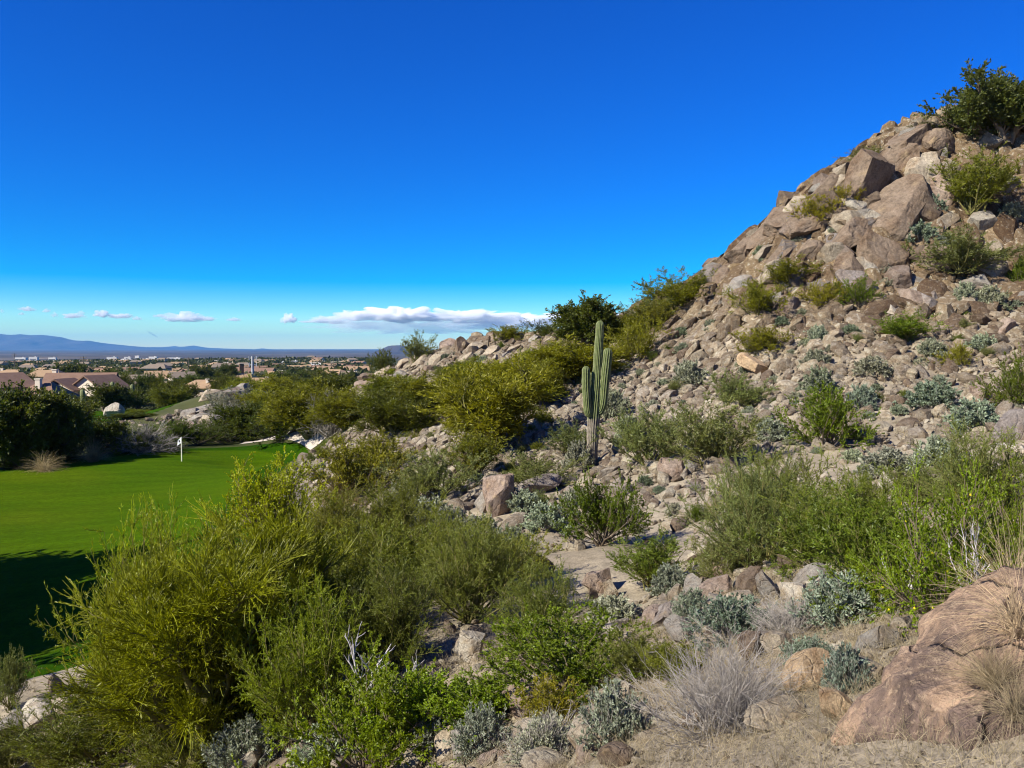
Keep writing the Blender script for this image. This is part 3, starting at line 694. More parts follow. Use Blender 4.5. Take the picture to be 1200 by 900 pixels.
for px, py, w, h, shp, c_, rot, lab in [
  (527,412,26,16,'blocky','pinkish',(0,.2,.3),'reddish block beside the round ridge bush, left half of a pair'),
  (541,412,18,18,'rounded','brown',(0,0,.3),'reddish-brown rounded rock, right half of the pair by the ridge bush'),
  (578,398,14,14,'angular','pinkish',(.5,.8,.2),'pointed pinkish rock at the very top of the low ridge outcrop'),
  (568,405,20,12,'blocky','brown',(0,-.4,.3),'dark brown block left of the pointed top of the low ridge'),
  (590,402,16,12,'angular','brown',(0,.4,.3),'brown angular rock right of the pointed top of the low ridge'),
  (556,414,26,14,'long','tan',(0,-.7,.3),'long tan slab sloping down left of the outcrop top'),
  (572,420,28,16,'long','tan',(0,-.6,.1),'long tan slab in the middle of the low ridge outcrop'),
  (586,424,28,14,'flat','grey',(0,-.5,.1),'flat grey slab over a dark hollow in the low ridge outcrop'),
  (545,426,24,14,'long','tan',(0,-.7,.2),'tan leaning slab at the left foot of the low ridge outcrop'),
  (600,416,22,13,'flat','tan',(0,-.6,.1),'flat tan slab at the right side of the low ridge outcrop'),
  (630,404,22,12,'blocky','grey',(0,.1,.1),'grey block on the skyline right of the low ridge outcrop'),
  (645,406,18,12,'angular','tan',(0,.1,.6),'tan angular rock on the skyline beside the dark ridge tree'),
  (430,447,24,15,'blocky','brown',(0,-.4,.1),'dark brown block at the left end of the low ridge'),
  (447,442,22,14,'flat','tan',(0,-.5,.1),'tan slab above the left end of the low ridge'),
  (425,457,22,12,'rounded','pinkish',(0,0,.1),'pinkish rounded rock lowest at the left end of the low ridge'),
  (470,432,20,13,'long','tan',(0,-.7,.1),'tan slanting slab below the small skyline bush of the low ridge'),
  (492,428,24,13,'flat','tan',(0,-.6,.1),'flat tan slab below the round ridge bush'),
  (512,426,22,12,'angular','tan',(0,-.6,.4),'angular tan rock below the reddish pair'),
  (470,448,22,14,'angular','grey',(0,-.3,.4),'grey angular rock above yellow-green trees on the low ridge'),
  (500,440,20,12,'angular','brown',(0,-.5,.4),'brown angular rock between the low ridge trees')]:
    boulder(px, py, w, h, shp, c_, lab, rot, group=G3, sub=4)
G4 = 'rock pile beyond the green'
rp = np.random.default_rng(5)
pile = [(262,470,46,13,'long'),(247,468,34,12,'flat'),(240,484,40,12,'long'),(255,484,34,12,'long'),(270,466,26,12,'angular'),(280,460,22,11,'angular'),(228,496,36,11,'long'),(214,505,30,11,'flat'),(245,497,30,11,'long'),(232,508,28,10,'flat'),(262,484,26,11,'angular'),(275,476,24,11,'long'),(285,470,18,10,'angular'),(196,506,28,10,'flat'),(222,488,24,10,'angular'),(250,510,24,10,'angular')]
desc = ['topmost long grey rock','broad flat grey rock near the top','upper long rock','long dark grey rock','angular rock at the upper right','highest angular rock at the right','long low rock','flat rock low on the left','middle long rock','lowest flat rock','angular middle rock','slanting rock','rightmost small angular rock','leftmost flat rock above grey shrubs','angular rock at the left flank','lowest angular rock behind the grey shrubs']
for (px, py, w, h, shp), d_ in zip(pile, desc):
    boulder(px, py, w, h, shp, rp.choice(['grey', 'pinkish', 'grey', 'tan']), d_ + ' of the pile beyond the green', (0, -.35, .2), group=G4, sub=4, sink=.3)
G5 = 'rocks near the viewer'
for px, py, w, h, shp, c_, lab in [
  (858,672,34,34,'blocky','tan','tan upright block in the gully under the large dull bush'), (880,700,30,36,'blocky','brown','dark brown notched block in the gully rocks'), (902,704,30,34,'angular','grey','grey angular block at the right end of the gully rocks'),
  (840,704,44,28,'rounded','pinkish','pinkish rounded rock at the left end of the gully rocks'), (868,716,40,20,'flat','tan','flat tan rock in front of the gully rocks'), (815,700,30,24,'angular','grey','grey angular rock left of the gully rocks'),
  (952,806,64,40,'rounded','orange','orange-tan smooth rock left of the compact dome shrub'), (884,772,36,30,'blocky','brown','brown broken rock above the bushy grey dry shrub'), (915,768,44,26,'flat','tan','flat tan rock right of the brown broken rock'),
  (912,850,84,20,'flat','tan','flat tan ledge of rock right of the bushy grey dry shrub'), (698,884,66,44,'angular','tan','tan rough rock below the near brittlebush'), (612,836,50,36,'angular','pinkish','pinkish rock beside the yellow-green low bush'),
  (590,700,22,14,'flat','grey','flat grey rock at the left rim of the sandy patch'), (770,735,34,22,'angular','pinkish','pinkish rock left of the small brittlebush'), (800,752,40,26,'flat','grey','flat grey rock behind the wide soft green brittlebush'),
  (735,760,30,20,'angular','tan','tan rock below the sandy patch'), (1020,800,40,30,'blocky','tan','tan block between the compact dome shrub and the near right boulder'), (985,842,44,30,'angular','orange','orange-tan broken rock at the left foot of the near right boulder'),
  (305,878,50,26,'flat','pinkish','flat pinkish rock under the foot of the big palo verde'), (365,862,60,34,'long','pale','pale slanting rock by the pale grey brittlebush at the bottom'), (1060,745,40,22,'angular','tan','tan rock behind the near right boulder'),
  (40,850,50,22,'flat','pale','pale flat rock on the bank at the left edge'), (75,836,44,20,'flat','tan','tan flat rock on the bank beside the upright pinkish one'), (12,862,40,22,'angular','grey','grey rock on the bank at the left edge')]:
    boulder(px, py, w, h, shp, c_, lab, (.15, -.15, (px % 7) * .4), group=G5)
boulder(131, 497, 25, 19, 'rounded', 'pale', 'big pale round boulder beside the far fairway', (0, 0, 0), Y=112, sink=.2, depth=.8)
boulder(62, 812, 16, 20, 'rounded', 'pinkish', 'small upright pinkish rock on the bank at the near edge of the green', (0, 1.2, 0), depth=.8)
# foreground boulder: a broad pitted block close to the camera
def foreground_boulder():
    V, T = rock_verts(6, 213, 13, (1.0, .78, .62), .05, .5, .84, fine=.022)
    V = V * (1 + .012 * fbm(V * 34, 3)[:, None] + .05 * np.round(fbm(V * 5 + 3, 4)[:, None] * 3) / 3 - .05 * np.maximum(0, .12 - np.abs(fbm(V * 2.2 + 9, 4)))[:, None] * 6)
    m, nt, bs = mat('pitted_boulder', .9, .2); co = objc(nt)
    n1 = noise(nt, co, 2.4, 8, .65, .6); n2 = noise(nt, co, 26, 6, .7); n3 = noise(nt, co, 7, 5, .7)
    c = ramp(nt, n1, [(.36, (.095, .066, .052)), (.46, (.165, .115, .085)), (.52, (.35, .235, .15)), (.62, (.26, .18, .12)), (.75, (.44, .33, .21))])
    c = mixc(nt, 1., c, ramp(nt, n2, [(.3, .6), (.62, 1.25)]), 'MULTIPLY'); c = mixc(nt, 1., c, ramp(nt, n3, [(.35, .75), (.6, 1.1)]), 'MULTIPLY')
    vo = nt.nodes.new('ShaderNodeTexVoronoi'); vo.feature = 'DISTANCE_TO_EDGE'; vo.inputs['Scale'].default_value = 3.2
    wv = nt.nodes.new('ShaderNodeVectorMath'); wv.operation = 'MULTIPLY_ADD'; nz = nt.nodes.new('ShaderNodeTexNoise'); nz.inputs['Scale'].default_value = 4.; nz.inputs['Detail'].default_value = 6; nt.links.new(co, nz.inputs['Vector'])
    nt.links.new(nz.outputs['Color'], wv.inputs[0]); wv.inputs[1].default_value = (.45, .45, .45); nt.links.new(co, wv.inputs[2]); nt.links.new(wv.outputs[0], vo.inputs['Vector'])
    crk = ramp(nt, vo.outputs['Distance'], [(0, 0.), (.022, 1.)]); c = mixc(nt, crk, mixc(nt, 1., c, (.45, .4, .36), 'MULTIPLY'), c)
    n4 = noise(nt, co, 70, 4, .75); c = mixc(nt, ramp(nt, n4, [(.55, 0.), (.62, .4)]), c, (.46, .34, .22)); c = mixc(nt, ramp(nt, n4, [(.34, .6), (.42, 0.)]), c, (.10, .07, .06))
    out(nt, bs, c, bump(nt, math_(nt, 'ADD', math_(nt, 'MULTIPLY', n4, .6), math_(nt, 'ADD', math_(nt, 'MULTIPLY', n2, .9), math_(nt, 'ADD', n3, math_(nt, 'MULTIPLY', crk, .8)))), 1., .06))
    me = build_mesh('foreground_boulder', V, None, T, [m], False)
    p = at(1150, 880, 3.7)
    o = link('boulder', me, None, (p[0] + .56, p[1] + .38, p[2] - .29), (R(8), R(-33), R(14)), (3.3, 2.8, 2.55))
    tag(o, 'huge rough orange-brown boulder filling the near right corner under dry grass', 'boulder')
def on_boulder(px, py):
    from mathutils.bvhtree import BVHTree
    o = next(b for b in bpy.data.objects if b.data and b.data.name.startswith('foreground_boulder')); M = Matrix.LocRotScale(o.location, o.rotation_euler, o.scale)
    t = BVHTree.FromPolygons([M @ v.co for v in o.data.vertices], [tuple(p.vertices) for p in o.data.polygons]); h = t.ray_cast(Vector((0, 0, 0)), Vector(ray(px, py)).normalized())
    return h[0]
foreground_boulder(); BIG.append((1100, 830, 220, 180))

# talus: thousands of stones; those that show largest are things of their own, the rest is one scatter
LAND = [('the saguaro', 695, 470), ('the orange slab boulder', 890, 427), ('the pinkish split boulder', 585, 580), ('the huge tilted crest slab', 1062, 240), ('the crest tree', 1165, 130),
        ('the sandy patch', 680, 680), ('the pale square-cut boulder', 550, 757), ('the low ridge outcrop', 570, 408), ('the big round green bush of the upper slope', 968, 492), ('the yellow-flowered bush', 1125, 650),
        ('the bushy grey dry shrub', 835, 810), ('the round grey-green dome shrub', 990, 785), ('the purplish boulder at the right edge', 1188, 498), ('the rounded pinkish boulder', 790, 550), ('the dull green bush of the gully', 880, 600), ('the white-barked dead shrub', 450, 800),
        ('the near right boulder', 1100, 830), ('the yellow-green ridge tree', 575, 470), ('the feathery palo verde', 250, 740), ('the round bright bush by the green', 318, 590), ('the bushy olive shrub near the crest', 1145, 220), ('the pale-leaved shrub near the right edge', 1095, 462)]
ORD = ['nearest', 'second nearest', 'third nearest', 'fourth nearest', 'fifth nearest', 'sixth nearest', 'seventh nearest', 'eighth nearest', 'ninth nearest', 'tenth nearest'] + ['%dth nearest' % k for k in range(11, 80)]
def auto_labels(items):
    """items: (desc, px, py) -> a label each, unique by landmark, side and order"""
    keys = []
    for d_, px, py in items:
        nm, lx, ly = min(LAND, key=lambda l: (l[1] - px) ** 2 + (1.3 * (l[2] - py)) ** 2); dx, dy = px - lx, py - ly
        side = ('right of' if dx > 0 else 'left of') if abs(dx) > abs(dy) else ('above' if dy < 0 else 'below'); keys.append((d_, side, nm, math.hypot(dx, dy)))
    cnt, res = {}, [None] * len(items)
    for i in sorted(range(len(items)), key=lambda i: keys[i][3]):
        k = keys[i][:3]; n = cnt.get(k, 0); cnt[k] = n + 1; res[i] = '%s %s %s %s' % (ORD[n], k[0], k[1], k[2])
    return res
def scatter_rocks():
    rng = np.random.default_rng(21)
    n = 110000; th = np.radians(rng.uniform(-34, 40, n)); r = np.sqrt(rng.uniform(3.2 ** 2, 112 ** 2, n)); x, y = r * np.sin(th), r * np.cos(th)
    z = H(x, y); e = .6; gx = (H(x + e, y) - z) / e; gy = (H(x, y + e) - z) / e; slope = np.hypot(gx, gy)
    g = np.minimum(sdist(GREEN_P, x, y), sdist(FAIR_P, x, y))
    pat = fbm2(x, y, .11, 3, 40.); px, py, f = project((x, y, z))
    dens = sstep(.08, .30, slope) * (.8 + .6 * pat) + sstep(.3, .5, slope) * .4 + .08
    dens = np.maximum(dens, .42); dens *= sstep(-8.6, -6.2, z)
    dens += 1.1 * np.exp(-((x + 39) ** 2 + (y - 112) ** 2) / 60.)
    # open sandy ground of the gully
    for sx, sy, rad in [(670, 680, 2.6), (650, 640, 2.0), (720, 700, 2.0), (850, 880, 1.6), (1050, 545, 3.), (780, 640, 2.)]:
        P = hit(sx, sy); dens *= 1 - .9 * np.exp(-((x - P[0]) ** 2 + (y - P[1]) ** 2) / rad ** 2)
    up = sstep(-3, 6, z) * sstep(35, 50, y)                                  # bigger and denser towards the crest
    dens += up * .55
    keep = (rng.uniform(0, 1, n) < dens * .72) & (g > .5)
    s = (.12 + .13 * sstep(18, 40, y)) * (1 - rng.uniform(0, 1, n)) ** (-1 / 1.95); s = np.minimum(s, .55 + 1.1 * up + rng.uniform(0, .5, n)) * (1 + .35 * up)
    s = s * (1 + 1.2 * np.exp(-((x + 39) ** 2 + (y - 112) ** 2) / 60.))
    s = s * (.75 + .25 * sstep(6, 30, y)) * (1 + .35 * sstep(60, 90, y))
    keep &= (s / np.maximum(y, 1) * F > 1.6) & ~((x > 1.3) & (y < 5.2)) & (s / np.maximum(y, 1) * F < 90)
    x, y, z, s, gx, gy, px, py = [a[keep] for a in (x, y, z, s, gx, gy, px, py)]
    app = s / y * F; vis = (px > 0) & (px < 1200) & (py > 100) & (py < 900)
    behind = (z > H(x * .985, y * .985) - 99)                               # placeholder for ordering only
    order = np.argsort(-np.where(vis, app, 0)); NI = 300 - 90
    # hidden stones behind the ridge do not count as individuals
    ind = []
    for i in order:
        t = np.linspace(.5, .97, 24); hh = H(x[i] * t, y[i] * t)
        if np.all(hh < (z[i] + s[i] * .5) * t + .02): ind.append(i)
        if len(ind) >= NI: break
    rest = np.setdiff1d(np.arange(len(x)), np.array(ind)); print('rocks', len(x), 'individual', len(ind), 'smallest px', app[ind[-1]])
    shapes = list(SH); cols = ['tan', 'brown', 'grey', 'pinkish', 'pale', 'purplish', 'tan', 'grey']
    items, objs = [], []
    for i in ind:
        shp = shapes[rng.choice(5, p=[.26, .2, .3, .18, .06])]; cl = cols[rng.integers(len(cols))]
        nrm = Vector((-gx[i] * .8, -gy[i] * .8, 1)).normalized(); q = nrm.to_track_quat('Z', 'Y') @ Euler((rng.normal(0, .25), rng.normal(0, .25), rng.uniform(0, 6.28))).to_quaternion()
        c_ = np.array(RC[cl]) * rng.uniform(.88, 1.12) * (1 - .34 * float(sstep(-.5, 6, np.array(z[i]))))
        o = link('rock', ROCKS[shp][rng.integers(4)], None, (x[i], y[i], z[i] + s[i] * SH[shp][2] * .18), q.to_euler(), (s[i] * rng.uniform(.9, 1.15), s[i] * rng.uniform(.85, 1.1), s[i] * rng.uniform(.85, 1.3)), color=tuple(c_))
        size = 'large' if app[i] > 22 else 'small'
        items.append(('%s %s %s rock' % (size, shp, cl), px[i], py[i])); objs.append(o)
    for o, l in zip(objs, auto_labels(items)): tag(o, l, 'rock', 'rocks of the hillside talus')
    # the scatter
    tv = [hull_rock(300 + k, 34 if k < 5 else 16, (1, .78, .62 if k % 2 else .42)) for k in range(10)]
    MBk = MB(); pick = np.where(s[rest] / y[rest] * F > 9, rng.integers(0, 5, len(rest)), rng.integers(5, 10, len(rest)))
    for k in range(10):
        ii = rest[pick == k]; m_ = len(ii)
        if not m_: continue
        V, T = tv[k]; az = rng.uniform(0, 6.28, m_); ca, sa = np.cos(az), np.sin(az)
        sc3 = s[ii][:, None] * rng.uniform([.8, .7, .8], [1.2, 1.1, 1.6], (m_, 3))
        W = V[None] * sc3[:, None]; X = W[..., 0] * ca[:, None] - W[..., 1] * sa[:, None]; Yv = W[..., 0] * sa[:, None] + W[..., 1] * ca[:, None]
        tx, ty = gx[ii] * .8 + rng.normal(0, .3, m_), gy[ii] * .8 + rng.normal(0, .3, m_)
        Z = W[..., 2] + X * tx[:, None] + Yv * ty[:, None]
        VV = np.stack([X + x[ii][:, None], Yv + y[ii][:, None], Z + (z[ii] + s[ii] * .1)[:, None]], -1)
        MBk.add(VV.reshape(-1, 3), t=(T[None] + (np.arange(m_) * len(V))[:, None, None]).reshape(-1, 3))
    tag(link('talus_rubble', MBk.mesh('talus_rubble', [M_ROCKS])), 'loose small stones strewn over the whole hillside', kind='stuff')
    # pebbles close to the camera
    n = 20000; th = np.radians(rng.uniform(-36, 40, n)); r = rng.uniform(2.5, 17, n); x, y = r * np.sin(th), r * np.cos(th); z = H(x, y); s = .012 * (1 - rng.uniform(0, 1, n)) ** (-1 / 2.2); s = np.minimum(s, .13)
    V, T = tv[7]; W = V[None] * (s[:, None] * rng.uniform(.7, 1.3, (n, 3)))[:, None]; az = rng.uniform(0, 6.28, n)
    X = W[..., 0] * np.cos(az)[:, None] - W[..., 1] * np.sin(az)[:, None]; Yv = W[..., 0] * np.sin(az)[:, None] + W[..., 1] * np.cos(az)[:, None]
    g = MB(); g.add(np.stack([X + x[:, None], Yv + y[:, None], W[..., 2] + z[:, None] + .004], -1).reshape(-1, 3), t=(T[None] + (np.arange(n) * len(V))[:, None, None]).reshape(-1, 3))
    tag(link('gravel', g.mesh('gravel', [M_ROCKS])), 'fine gravel on the ground near the viewer', kind='stuff')
scatter_rocks()
# dry grass litter, uncountable
def litter():
    rng = np.random.default_rng(31); n = 14000
    th = np.radians(rng.uniform(-34, 40, n)); r = np.sqrt(rng.uniform(2.6 ** 2, 60 ** 2, n)); r[:10000] = rng.uniform(2.6, 15, 10000); x, y = r * np.sin(th), r * np.cos(th)
    keep = (fbm2(x, y, .25, 3, 70.) > -.12) & (sdist(GREEN_P, x, y) > .4); x, y = x[keep], y[keep]; z = H(x, y); m_ = len(x)
    k = 9; P = np.repeat(np.stack([x, y, z], 1), k, 0); P[:, :2] += rng.normal(0, .05, (m_ * k, 2)); rr = np.repeat(np.hypot(x, y), k)
    L = grow(P, fan_dirs(m_ * k, 5, 80, rng), rng.uniform(.05, .16, m_ * k) * (1 + rr / 60), 4, -.12, .2, rng); mb = MB(); w = np.maximum(.0014, rr * .00025); tubes(mb, L, w, w * .4, 3)
    o = link('dry_grass', mb.mesh('dry_grass', [M_STRAW]), color=(.46, .38, .24)); tag(o, 'thin dry grass and straw littering the stony ground', kind='stuff')
litter()
# ------------------------------------------------------------------ plants, placed from the photograph
HB, HS = 'bushes on the hillside', 'grey-green shrubs on the hillside'
plant('dense', 1170, 168, 104, 76, (.11,.15,.035), 'dark tree-sized bush crowning the hill at the top right corner', rot=1.)
for k, px, py, w, h, c_, lab, gr in [
 ('wispy',1012,192,34,20,GG,'wispy ridge bush standing against the sky left of the crest tree',HB),
 ('wispy',1088,158,32,14,DG,'low dark bush on the skyline right beside the crest tree',HB),
 ('wispy',1148,252,80,72,(0.205,0.226,0.016),'bushy olive shrub below the crest tree',HB),
 ('wispy',1122,322,84,48,GG,'light olive open bush with thin stems on the upper right slope',HB),
 ('leafy',1194,342,34,40,GR,'dark green bush cut by the right edge on the upper slope',HB),
 ('leafy',955,262,46,32,YB,'yellow leafy bush on the skyline, left of two',HB),
 ('leafy',988,246,38,28,YB,'yellow-green bush tucked beside the brown crag, right of two',HB),
 ('wispy',926,336,64,34,OL,'olive bush below the skyline slabs on the upper slope',HB),
 ('wispy',893,375,64,46,OL,'broad olive bush on the slope above the orange boulder',HB),
 ('leafy',968,358,42,28,YB,'yellow-green low bush left of a darker twin under the purplish boulder',HB),
 ('leafy',1006,360,40,34,GR,'dark green low bush right of its yellow-green twin',HB),
 ('leafy',893,416,62,32,OL,'green bush growing directly above the orange boulder',HB),
 ('wispy',1066,402,58,36,GR,'green bush in the middle of the upper right slope',HB),
 ('leafy',1121,430,34,26,YB,'small yellow-green bush in the rubble of the right slope',HB),
 ('leafy',1190,478,56,60,GR,'green bush cut by the right edge beside the round pinkish boulder',HB),
 ('leafy',970,526,82,72,GR,'big round green bush alone on the open slope right of the saguaro',HB),
 ('wispy',872,478,56,42,GG,'dull green bush midway between the saguaro and the big round bush',HB),
 ('wispy',828,548,96,80,GG,'large dull green feathery bush right of the rounded pinkish boulder',HB),
 ('wispy',758,548,82,70,GG,'dull grey-green feathery bush just right of the saguaro foot',HB),
 ('leafy',706,640,78,80,GR,'green leafy bush above the sandy patch',HB),
 ('wispy',768,692,78,66,(0.188,0.243,0.028),'green feathery bush at the right side of the sandy patch',HB),
 ('wispy',835,682,60,60,GG,'thin grey-green bush behind the rocks of the gully',HB),
 ('wispy_fine',880,670,140,132,GG,'large dull green bush filling the gully below the big round bush',HB),
 ('wispy',965,680,110,110,(0.154,0.207,0.02),'green bush joined to the right side of the large gully bush',HB),
 ('wispy',1035,700,130,120,(0.137,0.207,0.012),'dense green bush left of the yellow-flowered bush',HB),
 ('flowery',1115,738,190,185,BR,'bright green bush dotted with yellow flowers behind the near right boulder',None),
 ('flowery',1195,700,120,150,BR,'bright green flowering bush cut by the right edge',None),
 ('wispy_fine',1150,612,130,112,(0.256,0.294,0.068),'grey-green feathery bush behind the yellow-flowered bush',HB),
 ('wispy',1080,600,70,60,GG,'small feathery bush left of the grey-green one behind the flowers',HB),
 ('leafy',1010,730,80,70,BR,'low bright green bush over the grey-blue shrub',HB),
 ('wispy',735,425,56,52,OL,'olive bush close right of the saguaro arms',HB),
 ('wispy',800,366,84,48,OL,'olive bush on the skyline at the foot of the rocky ridge',HB),
 ('wispy',765,382,60,30,GG,'small bush on the skyline left of the olive one',HB),
 ('wispy',826,345,40,22,DG,'dark small bush on the skyline against the rocky ridge foot',HB),
 ('dense',692,412,78,58,(0.0939,0.129,0.016),'dark ridge tree on the skyline directly behind the saguaro',None),
 ('wispy',650,412,46,36,DG,'dark bush on the skyline left of the dark ridge tree',HB),
 ('palo',668,452,100,50,OL,'olive tree left of the saguaro top, below the dark ridge tree',None),
 ('palo',732,398,56,24,OL,'low olive tree on the ridge right of the saguaro top',None),
 ('palo',573,530,120,98,(0.325,0.321,0.0112),'big yellow-green tree in the middle of the low ridge slope',None),
 ('palo',626,478,80,52,OL,'olive tree adjoining the right of the big yellow-green ridge tree',None),
 ('palo',510,484,84,42,OL,'olive tree left of the big yellow-green ridge tree',None),
 ('palo',458,515,104,60,(0.145,0.165,0.008),'dark olive tree below the left end of the low ridge',None),
 ('wispy',492,418,34,28,GG,'round grey-green bush on the skyline left of the reddish pair',HB),
 ('wispy',446,424,26,14,DG,'tiny dark bush on the skyline before the distant butte',HB),
 ('leafy',596,402,46,20,OL,'low green bush on top of the low ridge outcrop',HB),
 ('wispy',548,560,70,58,(0.273,0.277,0.012),'yellow-green bush under the big yellow-green ridge tree',HB),
 ('wispy',640,572,80,40,GG,'low grey-green bush left of the saguaro foot',HB),
 ('wispy',668,535,50,40,GG,'small dull bush between the saguaro and the ridge tree',HB),
 ('wispy',510,590,90,60,GG,'dull green bush on the slope left of the split boulder',HB),
 ('palo',362,512,90,60,(0.29,0.285,0.0112),'yellow-green tree beyond the right end of the green',None),
 ('palo',318,500,80,46,(0.325,0.329,0.0128),'yellow-green tree behind the far edge of the green, right of the rock pile',None),
 ('palo',408,505,76,44,OL,'olive tree right of the white bare shrub beyond the green',None),
 ('dense',292,517,60,42,(0.0854,0.121,0.012),'dark bushy tree at the far edge of the green below the rock pile',None),
 ('palo',395,466,66,24,OL,'olive tree behind the white bare shrub',None),
 ('leafy',418,590,90,70,(0.307,0.312,0.016),'yellow-green bush on the bank right of the green',HB),
 ('wispy',440,560,70,52,(0.29,0.303,0.016),'pale yellow-green bush where the bank meets the slope',HB),
 ('bushy',322,646,122,106,(.44,.52,.004),'round bright yellow-green bush at the right edge of the green',None),
 ('wispy_fine',400,668,130,90,(0.231,0.26,0.0176),'olive feathery bush right of the round bright bush',HB),
 ('wispy_fine',465,650,120,86,(0.222,0.251,0.024),'olive feathery bush below the pale bank, left of the grey shrubs',HB),
 ('wispy_fine',400,775,170,150,(0.213,0.251,0.0128),'tall feathery green bush right of the big palo verde',None),
 ('wispy_fine',458,790,130,140,(0.205,0.251,0.036),'broad dull green feathery bush in the middle of the near thicket',None),
 ('wispy_fine',565,728,140,115,(0.205,0.251,0.036),'dull green feathery bush above the pale square-cut boulder',None),
 ('wispy_fine',635,760,110,96,(0.205,0.26,0.032),'feathery bush below the sandy patch',HB),
 ('wispy',500,690,110,76,(0.205,0.243,0.032),'olive bush above the broad dull feathery bush',HB),
 ('leafy',672,812,160,92,GR,'deep green leafy bush right of the pale square-cut boulder',None),
 ('leafy',560,856,140,64,BR,'bright green leafy bush below the pale square-cut boulder',None),
 ('leafy',440,905,160,130,BR,'bright green leafy bush around the white-barked dead shrub',None),
 ('leafy',648,850,70,56,YB,'yellow-green low bush above the grey dry shrub at the bottom',HB),
 ('wispy',740,800,70,70,(0.205,0.243,0.04),'thin green bush behind the near brittlebush',HB),
 ('leafy',790,800,80,44,(0.239,0.26,0.016),'yellow-green low bush behind the bushy grey dry shrub',HB),
 ('leafy',350,850,120,110,BR,'bright green leafy bush at the foot of the big palo verde, right side',HB),
 ('wispy_fine',120,900,190,120,(0.171,0.207,0.0112),'dark olive feathery bush in the bottom left corner',None),
 ('wispy_fine',250,905,170,110,(0.171,0.207,0.0128),'olive feathery bush under the big palo verde',None),
 ('wispy_fine',165,862,150,262,(.36,.42,.007),'tall feathery yellow-green bush forming the left shoulder of the big palo verde',None),
 ('wispy_fine',360,872,150,190,(.29,.36,.010),'tall feathery yellow-green bush merging with the right side of the big palo verde',None),
 ('wispy_fine',330,745,150,120,(0.342,0.372,0.0096),'yellow-green feathery bush directly right of the big palo verde crown',None),
 ('wispy_fine',540,700,130,100,(0.29,0.329,0.028),'feathery bush left of the sandy patch, above the dull one',HB),
 ('wispy_fine',430,720,140,110,(0.29,0.329,0.024),'feathery olive bush between the round bright bush and the near thicket',None),
 ('leafy',628,780,100,56,(0.222,0.329,0.0064),'leafy green bush to the right of the pale square-cut boulder, smaller of two',None),
 ('leafy',500,872,120,84,(0.273,0.399,0.0064),'bright leafy bush right of the white-barked dead shrub',None),
 ('wispy',595,690,90,60,(0.325,0.346,0.04),'pale olive bush at the left rim of the sandy patch',HB),
 ('wispy_fine',1010,660,140,110,(0.273,0.346,0.028),'feathery green bush between the gully bush and the yellow flowers',None),
 ('wispy_fine',920,640,130,110,(0.29,0.329,0.044),'dull green feathery bush right of the gully bush top',HB),
 ('wispy_fine',15,905,90,60,(.10,.12,.02),'dark olive bush in the very corner at the bottom left',HB),
 ('wispy',75,895,80,44,(.13,.15,.03),'low olive bush between the bank stones and the bottom edge',HB),
 ('leafy',180,895,90,50,(.16,.20,.01),'leafy green bush under the left half of the big palo verde',HB),
 ('palo',600,462,76,40,(.30,.32,.012),'bright yellow-green tree under the right half of the low ridge outcrop',None),
 ('palo',540,456,70,34,(.27,.30,.012),'bright green tree under the left half of the low ridge outcrop',None),
 ('palo',650,440,66,32,(.27,.29,.012),'bright olive tree between the low ridge outcrop and the saguaro top',None),
 ('palo',470,470,74,32,(.25,.28,.012),'bright green tree under the grey angular rock of the low ridge',None),
 ('wispy',780,382,60,34,(.25,.27,.02),'olive bush low on the skyline midway between saguaro and rocky ridge',HB),
 ('wispy',742,388,50,26,(.22,.25,.02),'olive skyline bush right above the saguaro arms',HB),
 ('wispy',12,830,40,70,GG,'grey-green bush cut by the left edge at the near end of the green',HB)]:
    plant(k, px, py, w, h, c_, lab, gr, Y={492: 79, 446: 84, 650: 71, 690: 70}.get(px) if py < 430 else None)
plant('hero_tree', 258, 885, 305, 272, (.37,.41,.006), 'large feathery yellow-green palo verde at the near right side of the green', rot=.6)
